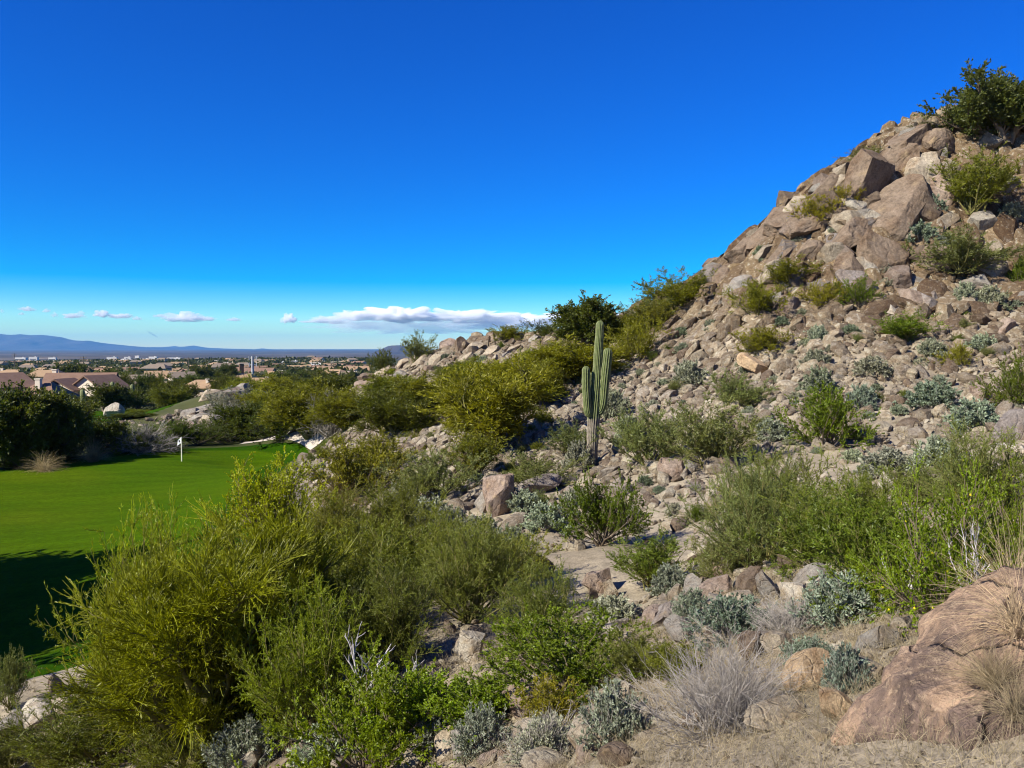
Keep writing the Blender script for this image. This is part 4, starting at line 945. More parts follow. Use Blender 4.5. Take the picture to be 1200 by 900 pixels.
for k, px, py, w, h, c_, lab in [
 ('dome_near',720,872,78,72,SB,'rounded blue-grey brittlebush left of the bushy grey dry shrub'),
 ('dome_near',563,885,66,58,SB,'blue-grey brittlebush at the bottom edge, lower centre'),
 ('dome_near',990,812,52,58,(0.2,0.27,0.2),'compact grey-green dome shrub above the near right boulder'),
 ('dome_near',860,748,100,50,(0.2,0.28,0.17),'wide soft green brittlebush beneath the gully rocks'),
 ('dome_near',812,728,48,38,SB,'small blue-grey brittlebush left of the wide soft green one'),
 ('dome_near',985,735,100,62,SB,'blue-grey brittlebush below the dense green bush'),
 ('dome_near',950,782,60,36,(0.21,0.28,0.18),'low green-grey brittlebush left of the compact dome'),
 ('dome_near',640,897,80,60,SG,'grey brittlebush among dry stems at the bottom edge'),
 ('dome_near',290,905,80,60,SG,'pale grey brittlebush at the bottom edge below the palo verde'),
 ('dome_near',385,905,80,60,SG,'pale grey brittlebush at the bottom edge left of the dead shrub'),
 ('dome_near',510,880,60,44,SB,'blue-grey brittlebush between two bright green bushes at the bottom'),
 ('dome_near',660,790,60,40,SG,'grey brittlebush hidden under the deep green leafy bush'),
 ('dome',720,730,60,32,SG,'flat grey brittlebush at the lower end of the sandy patch'),
 ('dome',785,696,44,34,SB,'blue-grey brittlebush in front of the green feathery bush by the sand'),
 ('dome',640,620,52,30,SG,'grey brittlebush below the dark flat slab'),
 ('dome',612,600,40,26,SG,'grey brittlebush at the right foot of the split boulder'),
 ('dome',500,620,70,36,SG,'grey brittlebush on the bank left of the split boulder'),
 ('dome',530,625,44,30,SG,'smaller grey brittlebush touching the split boulder'),
 ('dome',675,600,40,26,SG,'grey brittlebush midway from saguaro to sandy patch'),
 ('dome',735,522,36,34,SG,'grey brittlebush touching the saguaro foot on its right'),
 ('dome',678,552,34,34,SG,'grey brittlebush touching the saguaro foot on its left'),
 ('dome',720,488,34,30,SG,'grey brittlebush right of the saguaro at arm height'),
 ('dome',958,402,26,20,SG,'round grey brittlebush left in a row of three on the open slope'),
 ('dome',955,430,32,20,SG,'grey brittlebush right of the orange boulder'),
 ('dome',1022,440,38,22,SG,'grey-green brittlebush beside the middle rubble of the right slope'),
 ('dome',1094,480,62,32,(0.28,0.34,0.24),'pale-leaved brittlebush, widest on the right slope'),
 ('dome',1010,480,36,28,SB,'bluish brittlebush right of the big round green bush'),
 ('dome',1090,418,30,20,SG,'grey brittlebush below the green bush of the upper right slope'),
 ('dome',1150,412,34,20,SG,'grey brittlebush above the pinkish boulder near the right edge'),
 ('dome',1130,356,28,24,SG,'grey brittlebush left of a pair high on the right slope'),
 ('dome',1160,360,36,24,SG,'grey brittlebush right of a pair high on the right slope'),
 ('dome',1075,286,40,24,(0.24,0.29,0.19),'grey-green brittlebush at the foot of the huge tilted slab'),
 ('dome',1090,250,30,20,(0.24,0.29,0.19),'grey-green brittlebush between the tilted slab and the olive shrub'),
 ('dome',1110,300,40,24,(0.26,0.3,0.2),'grey-green brittlebush above the light olive open bush'),
 ('dome',1185,258,28,20,SG,'grey brittlebush at the right edge beside the bushy olive shrub'),
 ('dome',958,462,40,30,(0.24,0.29,0.18),'soft green brittlebush directly above the big round green bush'),
 ('dome',1040,556,56,30,SG,'grey brittlebush in the gravel below the open slope'),
 ('dome',1100,555,60,40,SG,'grey brittlebush above the feathery grey-green bush'),
 ('dome',1140,505,60,36,(0.26,0.31,0.2),'grey-green brittlebush left of the purplish boulder'),
 ('dome',808,450,36,26,SG,'grey brittlebush on the slope between saguaro and orange boulder'),
 ('dome',905,515,40,24,SG,'grey brittlebush left of the big round green bush'),
 ('dome',470,600,50,32,SG,'grey brittlebush below the pale yellow-green bush'),
 ('dome',560,640,60,34,SG,'grey brittlebush below the split boulder'),
 ('dome',600,640,40,24,SG,'grey brittlebush left of the sandy patch')]:
    plant(k, px, py, w, h, c_, lab, HS)
plant('twiggy_near', 838, 862, 180, 118, (1,1,1), 'bushy leafless grey dry shrub in the near foreground')
plant('twiggy', 640, 898, 100, 70, (1,1,1), 'leafless grey dry shrub at the bottom edge beside the blue-grey brittlebush')
plant('twiggy', 930, 742, 100, 48, (1,1,1), 'grey leafless twiggy shrub left of the blue-grey brittlebush')
plant('bare', 450, 884, 76, 150, (1,1,1), 'white-barked dead shrub with forked bare stems in the near thicket')
plant('bare', 1135, 738, 50, 130, (1,1,1), 'white dead stems rising out of the yellow-flowered bush')
plant('bare', 1060, 716, 50, 80, (1,1,1), 'pale dead branches in front of the dense green bush')
plant('bare', 290, 780, 24, 70, (1,1,1), 'pale dead stem showing through the big palo verde')
plant('twiggy', 1180, 600, 60, 50, (1,1,1), 'grey dry twigs in the grey-green bush near the right edge')
plant('twiggy', 300, 662, 70, 34, (1,1,1), 'pale dry flower-topped shrub beneath the round bright bush')
plant('twiggy', 352, 622, 46, 60, (1,1,1), 'dry grey shrub against the right side of the round bright bush')
plant('twiggy', 391, 510, 58, 50, (1,1,1), 'white bare shrub beyond the right end of the green')
plant('twiggy', 168, 530, 84, 34, (1,1,1), 'grey bare shrub behind the far edge of the green')
plant('twiggy', 262, 512, 60, 36, (1,1,1), 'grey bare shrub in front of the rock pile')
plant('wispy', 282, 500, 70, 44, (.30,.30,.22), 'grey-leaved shrub right of the rock pile')
for px, py, w, h, lab in [(108,542,40,28,'golden grass tuft at the far left edge of the green'), (50,553,46,22,'low golden grass tuft beside stones at the far left edge of the green'),
                          (400,600,60,44,'pale dry grass clump on the bank right of the green')]:
    plant('tuft', px, py, w, h, STRAW, lab)
for px, py, w, h, lab in [(1192, 738, .62, .36, 'tall dry grass clump arching over the top of the near right boulder'), (1165, 800, .42, .24, 'dry grass growing from a crack of the near right boulder'), (1196, 835, .4, .26, 'dry grass tuft on the right flank of the near right boulder')]:
    P = on_boulder(px, py); P = P if P is not None else Vector(at(px, py, 4.))
    spawn('tuft', (P.x, P.y + .02, P.z - .03), w, h, (.58, .46, .27), lab, 'dry grass at the near boulder')
P = at(1185, 700, 4.9); spawn('tuft', (P[0], P[1], H1(P[0], P[1])), .7, .75, (.58, .46, .27), 'dry grass clump behind the near right boulder', 'dry grass at the near boulder')
# dark trees left of the green and around it
GT = 'dark trees along the left side of the green'
for k, px, py, Y, w, h, c_, lab in [
 ('dense',10,548,None,90,84,(0.0924,0.129,0.0116),'dark tree at the left edge, nearest to the green'),
 ('dense',62,541,None,80,74,(0.0898,0.123,0.0139),'dark broad tree beside the far left corner of the green'),
 ('dense',-25,552,None,80,92,(0.0924,0.134,0.0139),'dark tall tree cut by the left edge'),
 ('dense',30,515,95,90,52,(0.091,0.114,0.0096),'dark tree rising behind the leftmost trees, under the house roofs'),
 ('palo',72,510,98,70,40,(0.155,0.176,0.0096),'olive tree below the mauve roof'),
 ('dense',112,531,None,56,36,(0.091,0.129,0.0112),'dark green shrub-like tree beside the grey bare shrub'),
 ('leafy',135,531,None,46,28,(0.182,0.24,0.0096),'green rounded bush beside the golden grass at the far edge'),
 ('leafy',205,523,None,50,30,(0.106,0.161,0.0139),'dark green bush behind the flagstick'),
 ('leafy',232,522,None,54,26,(0.0924,0.139,0.0116),'very dark bush right of the flagstick'),
 ('dense',60,512,90,70,36,(0.091,0.12,0.0096),'dark rounded tree between the far fairway and the leftmost trees'),
 ('leafy',80,538,None,50,22,(0.0819,0.111,0.008),'dark low bush behind the golden grass at the far left'),
 ('leafy',30,549,None,60,24,(0.106,0.148,0.0116),'dark low bush at the left edge of the green'),
 ('leafy',172,529,None,50,26,(0.091,0.129,0.0096),'dark low bush under the grey bare shrub'),
 ('leafy',262,518,None,56,28,(0.106,0.155,0.0116),'dark bush behind the far edge of the green, below the pile'),
 ('leafy',325,516,None,60,34,(0.091,0.129,0.008),'dark green bush right behind the far edge of the green'),
 ('dense',150,505,105,50,13,(0.091,0.129,0.0112),'dark green tree in front of the far fairway'),
 ('palo',165,500,118,36,15,(0.182,0.212,0.0096),'small green tree left of the pile beyond the green'),
 ('palo',200,480,135,40,26,(0.146,0.176,0.0096),'green tree at the right end of the far fairway'),
 ('palo',205,455,160,50,12,(0.137,0.166,0.0112),'green tree before the tan hipped roof'),
 ('dense',126,476,140,46,24,(0.0792,0.107,0.0116),'dark tree under the right gable of the mauve-roofed house'),
 ('leafy',160,474,146,44,18,(0.127,0.185,0.0112),'clipped green bush behind the far fairway'),
 ('leafy',140,472,146,30,15,(0.127,0.185,0.0112),'smaller clipped bush left on the far fairway'),
 ('palo',290,452,130,50,8,(0.255,0.268,0.0128),'yellow-green tree behind the top of the rock pile'),
 ('palo',335,455,125,76,14,(0.273,0.277,0.0128),'broad yellow-green tree beyond the rock pile'),
 ('palo',385,448,120,70,8,(0.127,0.157,0.0112),'dark green tree beyond the olive one, before the plain'),

 ('palo',28,447,200,34,9,(.10,.13,.02),'olive tree between the leftmost gable and the tan-roofed houses'),
 ('dense',128,443,235,36,9,(0.087,0.123,0.0217),'dark tree directly behind the right gable of the mauve-brown house'),
 ('palo',140,451,190,30,13,(.14,.16,.02),'yellow-green tree between the mauve-brown gable and the grey-tan house'),
 ('dense',176,452,195,30,12,(0.087,0.123,0.0217),'dark tree close right of the grey-tan gabled house'),
 ('dense',222,451,215,34,10,(0.087,0.123,0.0217),'dark tree at the left end of the long tan hipped house'),
 ('palo',275,447,240,30,8,(.12,.14,.02),'olive tree between the long tan house and the low pale house'),
 ('dense',335,446,245,40,9,(0.102,0.145,0.0217),'dark green tree right of the low pale house'),
 ('palo',365,444,260,40,9,(.12,.14,.02),'olive tree far right of the low pale house, before the plain'),
 ('dense',240,439,320,34,9,(0.087,0.123,0.0217),'dark tree behind the long tan hipped house'),
 ('dense',84,435,330,34,8,(0.087,0.123,0.0217),'dark tree behind the roof ridge of the mauve-brown house'),
 ('dense',265,436,330,24,8,(0.087,0.123,0.0217),'dark tree left of the square brown tower'),
 ('palo',262,448,175,40,8,(0.127,0.157,0.0128),'green tree right of the tan hipped roof')]:
    plant(k, px, py, w, h, c_, lab, GT if k == 'dense' else None, Y=Y)
# trees left of the frame whose shade falls on the near end of the green
for X, Y, w, h in [(-25, 22, 10, 8.8), (-30.5, 26.6, 11, 9.5), (-28, 24, 10, 9.2), (-27, 20, 9, 8.8), (-33, 27, 11, 9.7)]:
    spawn('dense', (X, Y, H1(X, Y) - .1), w, h, (.05, .07, .012), 'tall tree beside the near left end of the green, out of the picture', 'trees shading the green')
# smaller shrubs filling the slope
def fill():
    rng = np.random.default_rng(77); items, roots = [], []
    def free(px, py, w):
        return all(abs(px - a) > (w + c) * .30 or abs(py - b) > (d + w * .6) * .36 for a, b, c, d in PLANTS + BIG)
    tries = 0
    while len(items) < 190 and tries < 9000:
        tries += 1
        th = R(rng.uniform(-32, 36)); r = math.sqrt(rng.uniform(25, 85 ** 2)); x, y = r * math.sin(th), r * math.cos(th); z = H1(x, y)
        px, py, f = project((x, y, z))
        if not (0 < px < 1200 and 130 < py < 900) or z < -8.3 or sdist(GREEN_P, x, y)[0] < 1: continue
        t = np.linspace(.4, .97, 20)
        if np.any(H(x * t, y * t) > z * t + .3): continue
        w = rng.uniform(.32, .8) * (1 + .3 * (y > 40)); wp = w / y * F
        left = px < 640 and py > 440
        if px > 700 and py < 520 and rng.uniform() > .85: continue
        if 620 < px < 760 and 640 < py < 720: continue
        if not free(px, py - wp * .3, wp): continue
        q = rng.uniform()
        if left and q < .45: k, c_, d_, hf, w = 'wispy', OL, 'small olive feathery bush', .85, w * 1.5
        elif q < .5: k, c_, d_, hf = 'dome', SG, 'small grey brittlebush', .6
        elif q < .68: k, c_, d_, hf = 'dome', (.22, .27, .16), 'small grey-green brittlebush', .6
        elif q < .82: k, c_, d_, hf = 'leafy', GR, 'small green bush', .75
        elif q < .93: k, c_, d_, hf = 'wispy', GG, 'small dull green bush', .8
        else: k, c_, d_, hf = 'twiggy', (1, 1, 1), 'small leafless dry shrub', .6
        roots.append(spawn(k, (x, y, z - .02), w, w * hf, c_, None)); items.append((d_, px, py)); PLANTS.append((px, py - wp * .3, wp, wp * .6))
    for o, l in zip(roots, auto_labels(items)): o['label'] = l; o['group'] = 'small shrubs scattered on the slope'
fill()

# ------------------------------------------------------------------ flagstick
def flagstick():
    P = hit(213, 541); s = P[1] / F
    P[2] = H1(P[0], P[1]) + .02
    root = link('flagstick', None, None, P); tag(root, 'pale flagstick with a small white flag standing on the golf green', 'golf flag')
    mb = MB(); L = np.array([[[0, 0, -.1], [0, 0, .7], [0, 0, 1.4], [0, 0, 29 * s]]]); tubes(mb, L, .05, .035, 10); link('pole', mb.mesh('flag_pole', [M_STICK], True), root)
    n, m_ = 10, 8; V = []; hgt, wid = .48, .32; top = 28.5 * s
    for side in (-1, 1):
        for i in range(n):
            for j in range(m_):
                u, v = i / (n - 1), j / (m_ - 1)
                V.append((-.03 - u * wid * (.75 + .25 * v), .05 * math.sin(u * 5 + v * 2) * u + side * .006, top - v * hgt - u * .22))
    q = []
    for sd in range(2):
        o_ = sd * n * m_
        for i in range(n - 1):
            for j in range(m_ - 1): q.append([o_ + i * m_ + j, o_ + (i + 1) * m_ + j, o_ + (i + 1) * m_ + j + 1, o_ + i * m_ + j + 1])
    fl = link('flag', build_mesh('flag_cloth', V, q, None, [M_FLAGW], True), root)
    mb = MB(); a = np.linspace(0, 2 * math.pi, 17)[:-1]; c0 = np.array([-.03 - .45 * wid, -.03, top - .45 * hgt - .10])
    ring = np.stack([c0[0] + .055 * np.cos(a), np.full(16, c0[1]), c0[2] + .075 * np.sin(a)], 1); V = np.vstack([ring, ring + [0, .075, 0]])
    k = np.arange(16); mb.add(V, q=np.stack([k, (k + 1) % 16, 16 + (k + 1) % 16, 16 + k], 1)); mb.add(np.vstack([ring, c0]), t=np.stack([k, (k + 1) % 16, np.full(16, 16)], 1))
    link('round_mark', mb.mesh('flag_mark', [M_BLACK]), fl)
flagstick()
# pale path at the right end of the green
def ribbon(name, pts, width, label, zoff=.05):
    p = np.array([at(*c)[:2] for c in pts]); d = unit(np.gradient(p, axis=0)); nrm = np.stack([-d[:, 1], d[:, 0]], 1); u = np.linspace(0, len(p) - 1, 60)
    cx = np.stack([np.interp(u, range(len(p)), p[:, k]) for k in (0, 1)], 1); cn = np.stack([np.interp(u, range(len(p)), nrm[:, k]) for k in (0, 1)], 1)
    A = np.concatenate([cx + cn * width * t for t in (-.5, -.17, .17, .5)]); z = H(A[:, 0], A[:, 1]) + zoff
    i = np.arange(59); q = np.concatenate([np.stack([i + 60 * k, i + 1 + 60 * k, i + 1 + 60 * (k + 1), i + 60 * (k + 1)], 1) for k in range(3)])
    tag(link(name, build_mesh(name, np.column_stack([A, z]), q, None, [M_PATH], True)), label, kind='structure')
ribbon('path', [(285,522,84),(310,522,84),(335,522.5,83),(352,524.5,81.5),(368,527.5,79.5),(380,531,77.5)], 2.6, 'pale path along the right end of the golf green')
ribbon('cart_path', [(70,489,112),(80,487,114),(90,484,117),(98,481,121)], 2.2, 'pale cart path beside the far fairway')

# ------------------------------------------------------------------ houses
def gable(mb_wall, mb_roof, L, Wd, hw, rise, ov=.6, th=.25, hip=0., x0=0., y0=0., rz=0.):
    """house block, ridge along x; hip > 0 shortens the ridge at both ends"""
    c_, s_ = math.cos(rz), math.sin(rz)
    def T(V): V = np.array(V, float); return np.column_stack([V[:, 0] * c_ - V[:, 1] * s_ + x0, V[:, 0] * s_ + V[:, 1] * c_ + y0, V[:, 2]])
    a, b = L / 2, Wd / 2; tp = hw - .05
    V = [(-a,-b,-2),(a,-b,-2),(a,b,-2),(-a,b,-2),(-a,-b,tp),(a,-b,tp),(a,b,tp),(-a,b,tp)]
    q = [[0,1,5,4],[1,2,6,5],[2,3,7,6],[3,0,4,7],[4,5,6,7]]; t = []
    if not hip: V += [(-a,0,tp+rise-.1),(a,0,tp+rise-.1)]; t = [[4,7,8],[5,9,6]]
    mb_wall.add(T(V), q=q, t=t)
    A, B = a + ov, b + ov; lo = hw - rise * ov / b; rx = A - hip
    for dz, flip in ((0, False), (-th, True)):
        V = [(-A,-B,lo+dz),(A,-B,lo+dz),(A,B,lo+dz),(-A,B,lo+dz),(-rx,0,hw+rise+dz),(rx,0,hw+rise+dz)]
        mb_roof.add(T(V), q=[[0,1,5,4],[2,3,4,5]], t=[[1,2,5],[3,0,4]] if hip else None)
    V = [(-A,-B,lo),(A,-B,lo),(A,B,lo),(-A,B,lo)]; V += [(x, y, z - th) for x, y, z in V]
    if hip: mb_roof.add(T(V), q=[[0,4,5,1],[1,5,6,2],[2,6,7,3],[3,7,4,0]])
    else:
        mb_roof.add(T(V), q=[[0,4,5,1],[2,6,7,3]])
        for sx in (-A, A):
            W = [(sx,-B,lo),(sx,0,hw+rise),(sx,B,lo),(sx,-B,lo-th),(sx,0,hw+rise-th),(sx,B,lo-th)]; mb_roof.add(T(W), q=[[0,1,4,3],[1,2,5,4]])
def window(root, x, y, z, w, h, rz=0., arched=False):
    fr = MB(); gl = MB(); c_, s_ = math.cos(rz), math.sin(rz)
    for dx, dz, sw, sh in ((0, h/2+.06, w+.24, .12), (0, -h/2-.06, w+.24, .12), (-w/2-.06, 0, .12, h), (w/2+.06, 0, .12, h)):
        fr.box((x + dx * c_, y + dx * s_, z + dz), (sw, .16, sh), rz=rz)
    gl.box((x, y, z), (w, .08, h), rz=rz)
    if arched:
        a = np.linspace(0, math.pi, 13); px_, pz_ = w / 2 * np.cos(a), h / 2 + .13 + w * .4 * np.sin(a)
        for off in (-.06, .06):
            V = np.column_stack([x + px_ * c_ - off * s_, y + px_ * s_ + off * c_, z + pz_]); gl.add(np.vstack([V, [[x - off * s_, y + off * c_, z + h / 2 + .13]]]), t=[[i, i + 1, 13] for i in range(12)])
    f = link('window', fr.mesh('window_frame', [M_TRIM]), root); link('pane', gl.mesh('window_pane', [M_GLASS]), f)
def house(px, top, Y, blocks, wall, roof, label, chimneys=(), windows=(), rz=0., doors=()):
    """px: photo column of the house centre, top: photo row of its main ridge; the ground is terrain height"""
    p = at(px, top, Y); z = H1(p[0], p[1]); hgt = p[2] - z
    root = link('house', None, None, (p[0], p[1], z), (0, 0, rz)); tag(root, label, 'house', 'houses below the green')
    w_, r_ = MB(), MB()
    for (L, Wd, drop, rise, hip, x0, y0, br) in blocks: gable(w_, r_, L, Wd, hgt - drop - rise, rise, hip=hip, x0=x0, y0=y0, rz=br)
    link('wall', w_.mesh('house_wall', [wall]), root); ro = link('roof', r_.mesh('house_roof', [roof]), root)
    for (cx, cy, zt, w) in chimneys:
        c_ = MB(); c_.box((cx, cy, hgt + zt - 1.3), (w, w, 2.6)); c_.box((cx, cy, hgt + zt + .1), (w + .2, w + .2, .2)); link('chimney', c_.mesh('house_chimney', [M_CREAM]), ro)
    for (x, y, dz, w, h, r_, ar) in windows: window(root, x, y, hgt - dz, w, h, r_, ar)
    for (x, y, dz, w, h) in doors:
        d = MB(); d.box((x, y, hgt - dz), (w, .14, h)); link('door', d.mesh('house_door', [M_DOOR]), root)
    return hgt
# blocks: length, width, ridge drop below top, roof rise, hip, offset x, offset y, rotation
house(4, 437, 150, [(10, 9, 0, 2.2, 0, -2, 0, R(62)), (8, 6, 1.2, 1.4, 0, -6, 4, 0)], M_STUCCO, M_TILE_B, 'mauve-roofed house cut by the left edge, with a dark gable', windows=[(.5, -5.6, 3.4, 1.2, 1.2, R(-28), False)])
house(53, 447, 152, [(8, 10, 0, 3.0, 3.6, 0, 0, 0), (4, 4, 2.0, 1.1, 1.6, 2.4, -4.8, 0)], M_STUCCO, M_TILE_B, 'house with a wide mauve hipped roof and white chimney, lowest of the mauve roofs', chimneys=[(-.3, -1.6, .4, .85)], windows=[(-2.4, -5.05, 4.4, 1.2, 1., 0, False)], doors=[(2.4, -6.85, 4.6, .9, 2.)])
house(96, 437, 168, [(12, 9, 0, 2.6, 0, -1, 2, R(12)), (6.5, 6, .9, 1.8, 0, -1, -4.6, R(90)), (7, 7, .3, 2.2, 0, 4.6, -2.4, R(74))], M_CREAM, M_TILE_B, 'mauve-brown gabled house with a white front gable and arched window', windows=[(-1, -7.88, 2.5, 1.3, .7, 0, True)], chimneys=[(-6, 1.4, .5, .8)])
house(158, 439, 215, [(8, 8, 0, 2.0, 0, 0, 0, R(16)), (4, 4, 1.4, 1.0, 1.4, -5, -3, 0)], M_STUCCO, M_TILE_G, 'grey-tan gabled house right of the mauve-brown one', windows=[(-1, -4.2, 3.2, 1.2, 1.1, R(16), False)])
house(244, 445, 200, [(9.6, 7, 0, 1.5, 2.4, 0, 0, R(-4))], M_STUCCO, M_TILE_T, 'long house with a tan hipped roof above the rock pile', chimneys=[(.3, -1.4, .1, .6)], windows=[(-2.4, -3.4, 2.6, 1.2, .9, R(-4), False), (2.4, -3.74, 2.6, 1.2, .9, R(-4), False)])
house(308, 442.5, 235, [(9.5, 7, 0, 1.5, 2.4, 0, 0, R(6))], M_CREAM, M_TILE_T, 'low pale house with a tan roof behind the yellow-green trees', chimneys=[(1, .6, .3, .7)], windows=[(-2, -3.75, 2.6, 1.2, .9, R(6), False)])
house(56, 433.5, 290, [(11, 8, 0, 1.8, 2.6, 0, 0, R(3))], M_STUCCO, M_TILE_T, 'tan-roofed house behind the mauve roofs', windows=[(-2, -4.14, 2.8, 1.3, 1., R(3), False)])
house(14, 433, 300, [(9, 8, 0, 1.8, 2, 0, 0, R(-8))], M_CREAM, M_TILE_T, 'tan-roofed pale house behind the leftmost gable', windows=[(1, -4.2, 2.8, 1.3, 1., R(-8), False)], chimneys=[(-3.4, 0, .3, .8)])
house(188, 434.5, 290, [(9, 8, 0, 1.8, 0, 0, 0, R(20)), (5, 5, .6, 1.4, 1.6, 5, -2, 0)], M_STUCCO, M_TILE_T, 'orange-tan roofed house right of the grey-tan gable', windows=[(-1, -4.25, 2.8, 1.2, 1., R(20), False)])
house(213, 435.5, 280, [(7, 6, 0, 1.6, 0, 0, 0, R(35))], M_CREAM, M_TILE_G, 'small gabled house with tan roof below the tall pole')
house(285, 437.5, 330, [(8, 6, 0, 1.2, 1.6, 0, 0, 0)], M_STUCCO, M_TILE_T, 'low tan-roofed house at the foot of the brown tower')
# farther houses: one body each, shared by several
far_t = []
for k, (L, Wd, hw, rise, hip, wl, rf) in enumerate([(15, 11, 3.4, 2, 4, M_STUCCO, M_TILE_T), (17, 10, 3.2, 2.2, 0, M_CREAM, M_TILE_T), (13, 10, 5.6, 2, 3, M_STUCCO, M_TILE_G), (18, 12, 3.4, 2.2, 0, M_CREAM, M_TILE_B), (16, 11, 3.4, .5, 2, M_WHITEW, M_CREAM)]):
    w_, r_ = MB(), MB(); gable(w_, r_, L, Wd, hw, rise, hip=hip)
    if k == 1: gable(w_, r_, 8, 7, hw, 1.7, x0=3, y0=-6, rz=R(90))
    far_t.append((w_.mesh('house_wall', [wl]), r_.mesh('house_roof', [rf])))
def far_houses():
    rng = np.random.default_rng(3); placed = []
    k = 0
    while len(placed) < 165 and k < 6000:
        k += 1; px = rng.uniform(-40, 425); py = rng.uniform(421.5, 441); d = 12 / (py - 406) * 1000 * rng.uniform(.8, 1.2); d = 400 + 1900 * rng.uniform() ** 1.25
        x = (px - 600) / 1000 * d; y = d
        if any((x - a) ** 2 + (y - b) ** 2 < 24 ** 2 for a, b in placed): continue
        placed.append((x, y)); z = H1(x, y); i = rng.integers(5)
        r = link('house', None, None, (x, y, z + rng.uniform(0, .8)), (0, 0, rng.uniform(-.6, .6)))
        lab = ['beige house with a tan hipped roof in the distant suburb', 'cream house with a tan gabled roof in the distant suburb', 'tall beige house with a grey-tan roof in the distant suburb', 'cream house with a mauve-brown gabled roof in the distant suburb', 'white flat-looking house in the distant suburb'][i]
        tag(r, lab, 'house', 'distant suburb: ' + lab.split(' in ')[0]); link('wall', far_t[i][0], r); link('roof', far_t[i][1], r)
    # white commercial buildings along the edge of the plain
    n = 0
    for px, py, w, hh, Y in [(25,421,14,2,2600),(40,420.5,10,2,2700),(62,421,9,2,2500),(132,421,12,2.4,2600),(140,424,30,2.4,1700),(150,421.5,8,3,2500),(161,421.5,5,4.5,2500),(170,423,16,2.4,2300),(180,421.5,10,3.4,2500),(192,423,18,2.6,2300),(205,422,16,2.8,2400),(216,423.5,12,2.4,2200),(112,428,22,2.4,1300),(92,428,14,2.2,1350),(130,429,26,2.6,1250),(236,428,10,2.6,1500),(244,427,6,5,1600),(252,427.5,9,3.4,1600),(258,428,7,2.6,1500),(362,437,14,3,900),(372,436,16,3,950),(386,437,12,3.4,900),(330,433,10,2.6,1100),(345,432,8,3.,1200),(200,434,26,3.,800)]:
        s = Y / F; x = (px - 600) * s; mb = MB(); z = H1(x, Y); h = hh * s * 1.25; top = at(px, py - hh, Y)[2]; h = max(4, top - z)
        W = w * s * .9; D = W * .6; mb.box((0, 0, h / 2 - 2), (W, D, h + 4)); mb.box((0, 0, h + .3), (W + .8, D + .8, .6)); mb.box((W * .2, 0, h + 1.2), (W * .16, D * .3, 1.4))
        root = link('warehouse', None, None, (x, Y, z), (0, 0, .12)); link('wall', mb.mesh('warehouse_wall', [M_WHITEW]), root)
        st = MB(); st.box((0, -D / 2 - .05, h * .55), (W * .8, .3, h * .18)); link('window', st.mesh('warehouse_windows', [M_GLASS]), root)
        n += 1; tag(root, 'low white commercial building at the far edge of the suburb', 'building', 'white commercial buildings before the plain')
far_houses()
# utility poles and towers
def pole(px, pyb, pyt, Y, r_, label, kind='utility_pole', arms=2, w=None):
    p = at(px, pyb, Y); z = H1(p[0], p[1]); top = at(px, pyt, Y)[2] - z
    root = link(kind, None, None, (p[0], p[1], z)); tag(root, label, 'pole')
    mb = MB(); tubes(mb, np.array([[[0, 0, -.5], [0, 0, top * .5], [0, 0, top]]]), r_, r_ * .75, 8); link('mast', mb.mesh('mast', [M_METAL if kind == 'cell_tower' else M_POLEW], True), root)
    for k in range(arms):
        a = MB()
        if kind == 'cell_tower':
            for t in range(3):
                an = t * 2.094; a.box((math.cos(an) * r_ * 2.4, math.sin(an) * r_ * 2.4, top - .9 - k * 3.2), (.5, .3, 1.9), rz=an)
            a.box((0, 0, top - .9 - k * 3.2), (r_ * 4.4, r_ * .6, .25)); link('antenna', a.mesh('antenna', [M_METAL]), root)
        else: a.box((0, 0, top - .5 - k * 1.1), (3.2, .2, .24)); link('crossarm', a.mesh('crossarm', [M_POLEW]), root)
pole(17, 432, 414, 520, .28, 'thin utility pole rising over the left suburb')
pole(98, 434, 417.5, 420, .28, 'thin utility pole right of the mauve roofs')
pole(221, 436, 419, 380, .26, 'pale thin pole above the orange-tan roof', arms=1)
pole(296, 439, 417.5, 420, .8, 'tall grey antenna mast with side panels beside the brown tower', 'cell_tower')
pole(388, 436, 425, 500, .26, 'short utility pole at the right end of the suburb')
def tower():
    Y = 400; p = at(283, 438, Y); z = H1(p[0], p[1]); top = at(283, 426.5, Y)[2] - z
    root = link('tower', None, None, (p[0], p[1], z), (0, 0, .5)); tag(root, 'square brown tower left of the grey antenna mast', 'tower')
    mb = MB(); mb.box((0, 0, top / 2 - 1), (1.9, 1.9, top + 2)); link('shaft', mb.mesh('tower_shaft', [M_DOOR]), root)
    mb = MB(); mb.box((0, 0, top + .12), (2.2, 2.2, .24)); link('cap', mb.mesh('tower_cap', [M_STUCCO]), root)
tower()
